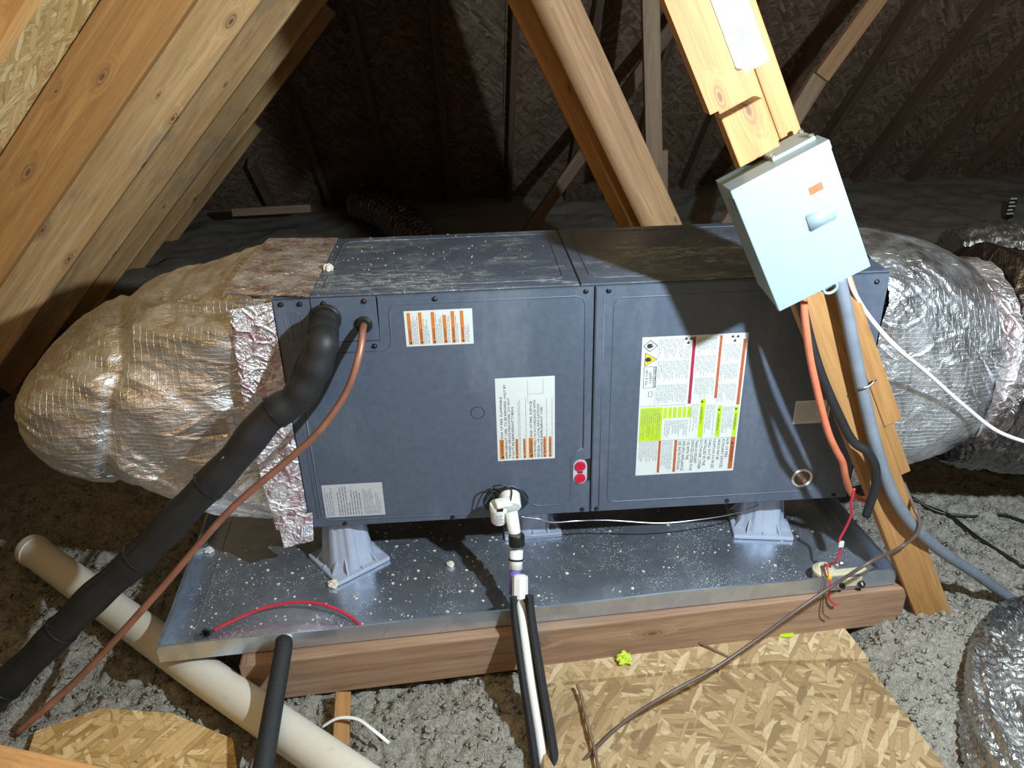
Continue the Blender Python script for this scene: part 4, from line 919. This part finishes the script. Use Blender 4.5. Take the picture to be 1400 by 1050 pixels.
# the lengthwise seam
mb = MB(); SM = [p+Vector((-0.005, -0.020, 0.027)) for p in LP[48:]]; mb.tube(SM, 0.0035, 6); mb.build('seam', M_BLK, ls, smooth=True)
for f in (0.40, 0.545, 0.66, 0.80, 0.90):
    i = int(f*n); d = (LP[i+1]-LP[i-1]).normalized(); m = MB(); m.lathe(LP[i], d, [(0.0350*sc[i], -0.003), (0.0368*sc[i], -0.002), (0.0368*sc[i], 0.002), (0.0350*sc[i], 0.003)], 24)
    tl = LP[i]+Vector((0, -0.02, 0.022)); m.tube([tl, tl+Vector((-0.012, -0.012, 0.028))], 0.0016, 5)
    m.build('cable_tie', M_BLK, ls)
e1 = at(22, 1003, z=-0.272)
CP = [Vector((0.188, 0.0, 0.531)), Vector((0.188, -0.03, 0.526)), at(491, 485, y=-0.065), at(474, 535, y=-0.085), at(440, 585, y=-0.105), at(395, 628, y=-0.12), at(310, 702, y=-0.15), at(205, 822, y=-0.21), at(110, 925, y=-0.27), e1]
MB().tube(spline(CP, 10), 0.0080, 12).build('copper_tube', M_COP, smooth=True, label='bare copper tube curving from the cabinet grommet down to the lower left', cat='tube')

# ================================================================== CONDENSATE DRAIN
cdn = empty('condensate_drain', at(700, 690, y=-0.06), 'white PVC condensate drain with float switch and black cap, crossing the pan rim', 'drain pipe')
p_out = Vector((0.484, 0.0, 0.052))
mb = MB(); mb.lathe(p_out, (0, -1, 0), [(0.022, -0.005), (0.022, 0.03), (0.0185, 0.032), (0.0185, 0.05)], 24); mb.build('stub', M_WPVC, cdn, smooth=True, angle=35)
tee = at(698, 694, y=-0.075)
mb = MB(); mb.lathe(tee+Vector((0, 0.035, 0.012)), (0.02, -1, -0.45), [(0.024, 0), (0.025, 0.002), (0.025, 0.034), (0.023, 0.036)], 24); mb.build('elbow', M_WPVC, cdn, smooth=True, angle=35)
pa = at(699, 700, y=-0.085); pb = at(706, 745, y=-0.115)
mb = MB(); mb.tube([pa, pb], 0.0150, 18); mb.build('pipe', M_WPVC, cdn, smooth=True)
# float switch bottle hanging beside the elbow
fc = at(681, 690, y=-0.075); fs_ = MB(); fs_.lathe(fc, (0.02, 0, -1), [(0.019, -0.004), (0.021, 0.0), (0.021, 0.012), (0.0195, 0.014), (0.0195, 0.044), (0.017, 0.049), (0.008, 0.051)], 26); fso = fs_.build('float_switch', M_WPVC, cdn, smooth=True, angle=35)
m = MB(); m.box(fc+Vector((0.012, -0.008, 0.010)), (0.040, 0.030, 0.014), Matrix.Rotation(0.25, 3, 'Z'), 0.005, 3); m.build('switch_head', M_WPVC, cdn, smooth=True, angle=35)
m = MB(); m.box(fc+Vector((0.004, -0.0225, 0.004)), (0.014, 0.002, 0.016), None, 0.0005); m.build('dark_window', M_BLK, fso)
m = MB()
for k in range(7): m.box(fc+Vector((0.001, -0.0198, -0.018-k*0.0035)), (0.018-(k % 3)*0.004, 0.0006, 0.0009))
m.build('fine_print', M_INKG, fso, kind='stuff')
for dx, a in ((0.0, 0.0), (0.002, 0.004)):
    MB().tube(spline([at(676, 684, y=-0.078), at(671+a*200, 668, y=-0.055), at(684, 663+a*200, y=-0.05), at(699, 669, y=-0.055), at(698, 687, y=-0.09)], 8), 0.0016, 7).build('switch_wire', M_BLK, cdn, smooth=True)
MB().tube(spline([at(672, 700, y=-0.05), at(662, 690, y=-0.03), at(668, 672, y=-0.025), at(682, 663, y=-0.03), at(697, 668, y=-0.035)], 8), 0.0018, 7).build('switch_wire', M_BLK, cdn, smooth=True)
cc = at(706, 732, y=-0.118); tp = (at(705, 785, y=-0.150)-at(706, 750, y=-0.118)).normalized()
mb = MB(); mb.lathe(cc, (0.01, -0.25, -1), [(0.005, -0.003), (0.017, -0.003), (0.019, 0.001), (0.019, 0.024), (0.017, 0.026)], 26); mb.build('black_cap', M_BLK, cdn, smooth=True, angle=35)
pc = at(706, 752, y=-0.120); pd = at(705, 778, y=-0.140); pe = at(703, 812, y=-0.165)
mb = MB(); mb.tube([pc, pd], 0.0160, 18); mb.build('pipe', M_WPVC, cdn, smooth=True)
mb = MB(); dq = (pd-pc).normalized(); mb.lathe(pc.lerp(pd, 0.45), dq, [(0.018, 0), (0.018, 0.004)], 20); mb.build('clamp_band', M_BLK, cdn)
mb = MB(); mb.tube([pd, pe], 0.0130, 16); mb.build('primed_pipe', M_PRIM, cdn, smooth=True)
ca = at(711, 790, y=-0.170); cb_ = at(711, 818, y=-0.195)
mb = MB(); mb.lathe(ca, cb_-ca, [(0.010, -0.008), (0.0175, -0.004), (0.0185, 0.0), (0.0185, (cb_-ca).length), (0.0165, (cb_-ca).length+0.001)], 8); mb.build('coupling', M_WPVC, cdn)
W = [cb_, at(715, 850, y=-0.245), at(726, 930, y=-0.345), at(738, 1005, y=-0.425), at(748, 1075, y=-0.50)]
mb = MB(); mb.tube(spline(W, 8), 0.0115, 14); mb.build('pipe', M_WPVC, cdn, smooth=True)
# split black foam sleeve lying around the lower pipe
prof = []
for k in range(21): a = math.radians(-230+280*k/20); prof.append((0.0275*math.cos(a), 0.0275*math.sin(a)))
for k in range(21): a = math.radians(50-280*k/20); prof.append((0.0175*math.cos(a), 0.0175*math.sin(a)))
FP = spline([at(713, 815, y=-0.215), at(716, 850, y=-0.248), at(728, 930, y=-0.348), at(740, 1005, y=-0.428), at(750, 1075, y=-0.503)], 10)
mb = MB(); mb.sweep(FP, prof, up=(CAM-at(726, 930, y=-0.3)).normalized()+Vector((-0.12, 0, 0)), scale=[1.0+0.16*i/len(FP) for i in range(len(FP))]); mb.build('foam_sleeve', M_FOAM, cdn, smooth=True, angle=50)
# emergency drain from the pan: black foam covered pipe
FD = spline([at(388, 876, y=-0.262), at(387, 890, y=-0.290), at(374, 965, y=-0.40), at(358, 1060, y=-0.53)], 10)
edr = empty('foam_pipe', FD[-1], 'upright black foam-covered drain pipe hanging from the left of the pan rim', 'drain pipe')
mb = MB(); mb.tube(FD, 0.0200, 22, scale=[0.93+0.12*i/len(FD) for i in range(len(FD))]); mb.build('foam_cover', M_FOAM, edr, smooth=True, angle=60)
mb = MB(); mb.lathe(FD[0]+Vector((0, 0.03, -0.018)), (0, -1, 0.0), [(0.010, 0), (0.010, 0.03)], 16); mb.build('spigot', M_WPVC, edr)
# large aged vent pipe on the floor
va = at(44, 752, z=-0.222); vb = at(272, 918, z=-0.222); vc = at(455, 1044, z=-0.24)
vd = (vb-va).normalized(); vp = empty('pvc_pipe', va, 'fat cream PVC pipe lying diagonally across the insulation at lower left', 'pipe')
mb = MB(); mb.tube([va, vb, vc, vc+(vc-vb)*0.4], 0.0425, 32); mb.build('pipe', M_PVC, vp, smooth=True, angle=50)
mb = MB(); mb.lathe(va-vd*0.008, vd, [(0.036, 0.0), (0.044, 0.001), (0.0455, 0.006), (0.0455, 0.030), (0.0435, 0.031)], 32); mb.build('coupling_lip', M_PVC, vp, smooth=True, angle=35)

# ================================================================== CABLES
def cable(name, P, r, mat, label, cat='cable', flat=1.0, n=8, seg=10): return MB().tube(spline(P, n), r, seg, flat=flat, up=None).build(name, mat, smooth=True, label=label, cat=cat)
cable('orange_cable', [at(1098, 405, y=-0.197), at(1101, 440, y=-0.202), at(1108, 490, y=-0.200), at(1120, 545, y=-0.197), at(1132, 590, y=-0.192), at(1143, 615, y=-0.182), at(1152, 632, y=-0.174), at(1156, 652, y=-0.162), at(1162, 671, y=-0.137), at(1172, 681, y=-0.117), at(1186, 684, y=-0.112)], 0.0075, M_ORW, 'orange jacketed cable hanging from the box along the post')
cable('black_cable', [at(1094, 405, y=-0.190), at(1104, 450, y=-0.194), at(1122, 510, y=-0.197), at(1148, 570, y=-0.197), at(1166, 603, y=-0.202), at(1186, 618, y=-0.207), at(1197, 640, y=-0.207), at(1196, 668, y=-0.202), at(1184, 705, y=-0.197)], 0.0098, M_RUBB, 'black rubbery cable looping down the post and ending in the air')
cable('grey_cable', [at(1146, 378, y=-0.197), at(1158, 430, y=-0.197), at(1172, 500, y=-0.195), at(1184, 555, y=-0.193), at(1199, 615, y=-0.193), at(1220, 675, y=-0.195), at(1248, 718, y=-0.192), at(1285, 752, y=-0.167), at(1335, 785, y=-0.132), at(1400, 832, y=-0.102), at(1450, 870, y=-0.092)], 0.0135, M_GRYC, 'thick grey cable stapled to the post and trailing into the insulation', seg=14)
cable('white_cable', [at(1158, 372, y=-0.174), at(1168, 400, y=-0.167), at(1190, 435, y=-0.142), at(1225, 474, y=-0.19), at(1270, 512, y=-0.12), at(1320, 556, y=-0.08), at(1365, 590, y=-0.07), at(1420, 610, y=-0.07)], 0.0046, M_WHTC, 'thin white cable running from the box over the right duct')
cable('brown_cable', [at(1236, 660, y=-0.092), at(1248, 690, y=-0.182), at(1257, 712, y=-0.209), at(1252, 732, y=-0.217), at(1228, 750, y=-0.217), at(1190, 768, y=-0.295), at(1140, 800, y=-0.28), at(1090, 834, y=-0.30), at(1030, 878, y=-0.325), at(975, 915, y=-0.36), at(915, 948, y=-0.40), at(850, 990, y=-0.435), at(775, 1062, y=-0.50)], 0.0040, M_BRNC, 'thin brown cable arching from the post across the pan corner to lower middle')
for k, (P, lb_) in enumerate((([(1243, 676, .22), (1268, 684, .24), (1300, 697, .22), (1340, 728, .14), (1405, 765, .05)], 'black wire snaking on the insulation, lower of two at right'), ([(1243, 678, .21), (1285, 692, .22), (1330, 700, .24), (1370, 702, .26), (1410, 708, .26)], 'black wire on the insulation, upper of two at right'))):
    cable('black_wire', [Vector((q.x, q.y, float(ins_z(np.array(q.x), np.array(q.y), True))+0.016)) for q in [at(a, b, z=-0.255) for a, b, _ in P]], 0.0042, M_BLK, lb_, cat='wire', n=6)
cable('thin_wire', [at(712, 706, y=0.0), at(735, 709, y=0.01), at(755, 714, y=0.0), at(790, 712, y=0.0), at(830, 711, y=0.02), at(900, 715, y=0.02), at(950, 711, y=0.02), at(1000, 703, y=0.04), at(1040, 690, y=0.08)], 0.0016, M_STEEL, 'thin grey wire sagging under the front edge of the cabinet', cat='wire')
# staple over the grey cable
MB().tube(spline([at(1176, 531, y=-0.174), at(1177, 531, y=-0.212), at(1188, 528, y=-0.218), at(1197, 520, y=-0.212), at(1197, 519, y=-0.174)], 6), 0.0022, 7).build('cable_staple', M_STEEL, smooth=True, label='bent nail holding the grey cable to the post', cat='staple')

# pan float switch with wires
pf = at(1131, 790, z=-0.128); psw = empty('pan_float_switch', (pf.x, pf.y, ZF), 'beige round float switch clipped on the front rim of the pan', 'float switch')
mb = MB(); mb.lathe((pf.x, pf.y+0.02, ZF+0.012), (0, 0, 1), [(0.020, 0), (0.024, 0.002), (0.024, 0.022), (0.028, 0.024), (0.028, 0.030), (0.023, 0.034), (0.016, 0.040), (0.006, 0.041)], 28); mb.build('body', M_TANP, psw, smooth=True, angle=35)
rimp = at(1150, 803, z=ZR); bw = MB(); bw.box((pf.x+0.052, pf.y+0.004, ZR+0.002), (0.095, 0.020, 0.012), Matrix.Rotation(PA, 3, 'Z'), 0.003, 2); bw.box((pf.x+0.052, pf.y-0.012, ZR-0.014), (0.06, 0.006, 0.026), Matrix.Rotation(PA, 3, 'Z'), 0.002); bw.build('bracket', M_TANP, psw)
mb = MB(); mb.lathe((pf.x+0.078, pf.y-0.016, ZR-0.018), (0, -1, 0), [(0.009, 0), (0.009, 0.006), (0.004, 0.012)], 12); mb.build('thumb_screw', M_BLK, psw); mb = MB(); mb.lathe((pf.x+0.030, pf.y-0.016, ZR-0.018), (0, -1, 0), [(0.007, 0), (0.007, 0.006), (0.004, 0.012)], 12); mb.build('thumb_screw', M_BLK, psw)
mb = MB(); mb.lathe((pf.x+0.042, pf.y+0.03, ZR+0.008), (1, 0, 0.2), [(0.006, 0), (0.006, 0.006), (0.003, 0.008)], 12); mb.build('side_screw', M_STEEL, psw)
hw = Vector((pf.x-0.004, pf.y+0.015, ZR+0.018))
MB().tube(spline([at(1168, 668, y=-0.20), at(1163, 690, y=-0.19), at(1164, 703, y=-0.18), at(1156, 722, y=-0.17), at(1148, 738, y=-0.165), at(1149, 752, y=-0.16), at(1143, 768, y=-0.16), Vector((hw.x+0.016, hw.y, hw.z+0.004)), hw], 7), 0.0030, 8).build('red_wire', M_REDW, psw, smooth=True)
MB().tube(spline([hw+Vector((0.0, 0, 0.004)), hw+Vector((-0.004, -0.02, 0.008)), hw+Vector((-0.002, -0.045, -0.02)), hw+Vector((-0.003, -0.052, -0.055)), hw+Vector((0.010, -0.056, -0.072)), hw+Vector((0.02, -0.056, -0.074))], 6), 0.0026, 8).build('red_wire', M_REDW, psw, smooth=True)
MB().tube(spline([hw+Vector((-0.008, -0.0, 0.0)), hw+Vector((-0.012, -0.03, -0.01)), hw+Vector((-0.016, -0.05, -0.06)), hw+Vector((-0.012, -0.056, -0.10)), hw+Vector((0.004, -0.058, -0.115))], 6), 0.0018, 7).build('black_wire', M_BRNC, psw, smooth=True)
MB().box(hw+Vector((-0.002, -0.036, -0.006)), (0.008, 0.006, 0.018), None, 0.001).build('yellow_tag', M_YEL, psw)
MB().box(at(1150, 744, y=-0.166), (0.012, 0.006, 0.016), None, 0.001).build('tape_flag', M_PAPER, psw)
# red wire with a black bristle brush lying in the pan
rb = empty('pan_brush', at(282, 868, z=ZF), 'red wire with a black bristle brush end lying in the pan', 'brush')
MB().tube(spline([at(292, 862, z=ZF+.012), at(318, 849, z=ZF+.02), at(362, 831, z=ZF+.03), at(410, 823, z=ZF+.035), at(450, 829, z=ZF+.03), at(478, 843, z=ZF+.015), at(498, 860, z=ZF+.004)], 8), 0.0040, 8).build('red_wire', M_REDW, rb, smooth=True)
br = MB(); c = at(281, 866, z=ZF+0.021); rr2 = random.Random(5)
for k in range(190):
    d = Vector((rr2.gauss(0, 1), rr2.gauss(0, 1), rr2.gauss(0, 1))).normalized(); a = c+d*0.003; b_ = c+d*rr2.uniform(0.012, 0.021); s = d.orthogonal().normalized()*0.0007; t = d.cross(s)
    if b_.z < ZF+0.0006: b_.z = ZF+0.0006
    br.add([a+s, a-s*0.5+t, a-s*0.5-t, b_], [(0, 1, 3), (1, 2, 3), (2, 0, 3)])
br.build('bristles', M_BLK, rb)

# ================================================================== SMALL BITS
def blob(name, c, r, mat, label, cat, seed=1, flat=0.6, rough_=0.45, sub=3):
    bm = bmesh.new(); bmesh.ops.create_icosphere(bm, subdivisions=sub, radius=1.0); rg = random.Random(seed)
    ph = [rg.uniform(0, 6) for _ in range(6)]
    for v in bm.verts:
        d = v.co.normalized(); k = 1+rough_*(math.sin(5*d.x+ph[0])*math.sin(6*d.y+ph[1])*0.6+math.sin(11*d.y+ph[2])*math.sin(12*d.z+ph[3])*0.35+rg.uniform(-0.18, 0.18)); v.co = Vector((d.x*k*r, d.y*k*r, d.z*k*r*flat))
    mb = MB(); mb.bm(bm, Matrix.Translation(c)); return mb.build(name, mat, label=label, cat=cat)
q = at(853, 900, z=-0.264); blob('foam_chunk', q, 0.017, M_LIMEF, 'fluffy lime green foam chunk on the OSB strip by the beam', 'foam chunk', 3, 0.6, 0.6)
q = at(1075, 868, z=-0.273); mb = MB(); mb.add([(q.x-0.018, q.y-0.004, q.z), (q.x-0.006, q.y-0.010, q.z+.003), (q.x+0.016, q.y-0.007, q.z+.001), (q.x+0.018, q.y+0.004, q.z+.004), (q.x+0.002, q.y+0.009, q.z+.002), (q.x-0.014, q.y+0.008, q.z+.006)], [(0, 1, 2, 3, 4, 5)]); mb.v += [(a, b, c-0.0015) for a, b, c in mb.v]; mb.f += [(11, 10, 9, 8, 7, 6)]+[(i, (i+1) % 6, 6+(i+1) % 6, 6+i) for i in range(6)]; mb.build('tape_scrap', M_LIME, label='torn lime scrap lying at the foot of the beam', cat='scrap')
MB().tube(spline([at(790, 936, z=-0.262), at(796, 958, z=-0.270), at(802, 985, z=-0.270), at(812, 1022, z=-0.270), at(821, 1062, z=-0.268)], 5), 0.0042, 6, scale=[1+0.25*math.sin(k*2.1) for k in range(21)]).build('twig', M_STICK, label='dark rough twig standing across the OSB edge at bottom middle', cat='twig')
MB().tube([at(951, 876, z=-0.262), at(972, 886, z=-0.268), at(996, 898, z=-0.272)], 0.003, 6).build('twig', M_STICK, label='short thin stick on the OSB near the brown cable', cat='twig')
a = at(469, 948, z=-0.262); b = at(466, 1022, z=-0.285); board('wood_stake', a, b, 0.036, 0.018, (0.2, -0.3, 1), M_POST, label='short pale wood strip sticking out below the front beam', cat='wood strip')
MB().tube(spline([at(440, 994, z=-0.262), at(462, 982, z=-0.246), at(488, 983, z=-0.244), at(510, 998, z=-0.25), at(532, 1016, z=-0.272)], 7), 0.0042, 8, flat=0.45).build('white_strap', M_WHTC, smooth=True, label='curved white plastic strap lying over the wood strip', cat='strap')
rz = at(1381, 291, y=2.6); MB().b2(rz.x-0.022, rz.x+0.022, 2.6, 2.603, -0.16, at(1381, 270, y=2.6).z).build('depth_marker', M_BLK, label='small insulation depth marker card standing at far right', cat='marker')
mk = bpy.data.objects['depth_marker']; ik = MB(); zt = at(1381, 270, y=2.6).z
for k in range(5): ik.b2(rz.x-0.02, rz.x+0.02-(k % 2)*0.008, 2.5985, 2.5995, zt-0.012-k*0.021, zt-0.002-k*0.021)
ik.build('print', M_PAPER, mk)
# crumbs of insulation on the pan and the cabinet top
def crumbs(name, n, place, smin, smax, mat, label):
    mb = MB(); r = random.Random(n)
    for _ in range(n):
        x, y, z, k = place(r); s = smin+(smax-smin)*r.random()**3*k
        base = [(1, 0, 0), (-1, 0, 0), (0, 1, 0), (0, -1, 0), (0, 0, 0.8), (0, 0, -0.5)]
        vs = [(x+(p[0]+r.uniform(-.4, .4))*s, y+(p[1]+r.uniform(-.4, .4))*s, max(z, z+(p[2]*0.6+0.3+r.uniform(-.2, .2))*s)) for p in base]
        mb.add(vs, [(0, 2, 4), (2, 1, 4), (1, 3, 4), (3, 0, 4), (2, 0, 5), (1, 2, 5), (3, 1, 5), (0, 3, 5)])
    return mb.build(name, mat, label=label, cat='debris', kind='stuff')
def pl_pan(r):
    while True:
        u = r.uniform(0.03, PLN-0.03); v = r.uniform(0.02, 0.45)
        if r.random() < 0.35+0.65*math.exp(-((u-0.35)/0.3)**2): break
    q = pp(u, v, ZF); return q[0], q[1], ZF, 1.0
crumbs('pan_crumbs', 900, pl_pan, 0.0005, 0.0048, M_CRUMB, 'pale insulation crumbs scattered over the pan floor')
def pl_top(r):
    x = min(1.25, max(0.085, r.gauss(0.30, 0.17))); y = min(0.45, max(0.01, r.gauss(0.26, 0.11))); return x, y, H, 1.0
crumbs('top_crumbs', 260, pl_top, 0.0004, 0.0026, M_CRUMB, 'pale crumbs and dust on top of the cabinet')
q = at(449, 366, z=H+0.006); blob('foam_crumb', q, 0.011, M_CRUMB, 'cream foam crumb on the cabinet top at the tape edge', 'foam chunk', 8, 0.8, 0.5)
q = at(456, 798, z=ZF+0.008); blob('foam_crumb', q, 0.012, M_CRUMB, 'cream foam crumb at the corner of the left stand', 'foam chunk', 9, 0.7, 0.5)
q = at(616, 771, z=ZF+0.006); blob('foam_crumb', q, 0.009, M_CRUMB, 'round cream foam crumb in the middle of the pan', 'foam chunk', 10, 0.8, 0.35)
q = at(286, 752, z=ZF+0.005); blob('foam_crumb', q, 0.012, M_CRUMB, 'flat cream foam crumb by the left wall of the pan', 'foam chunk', 11, 0.4, 0.5)
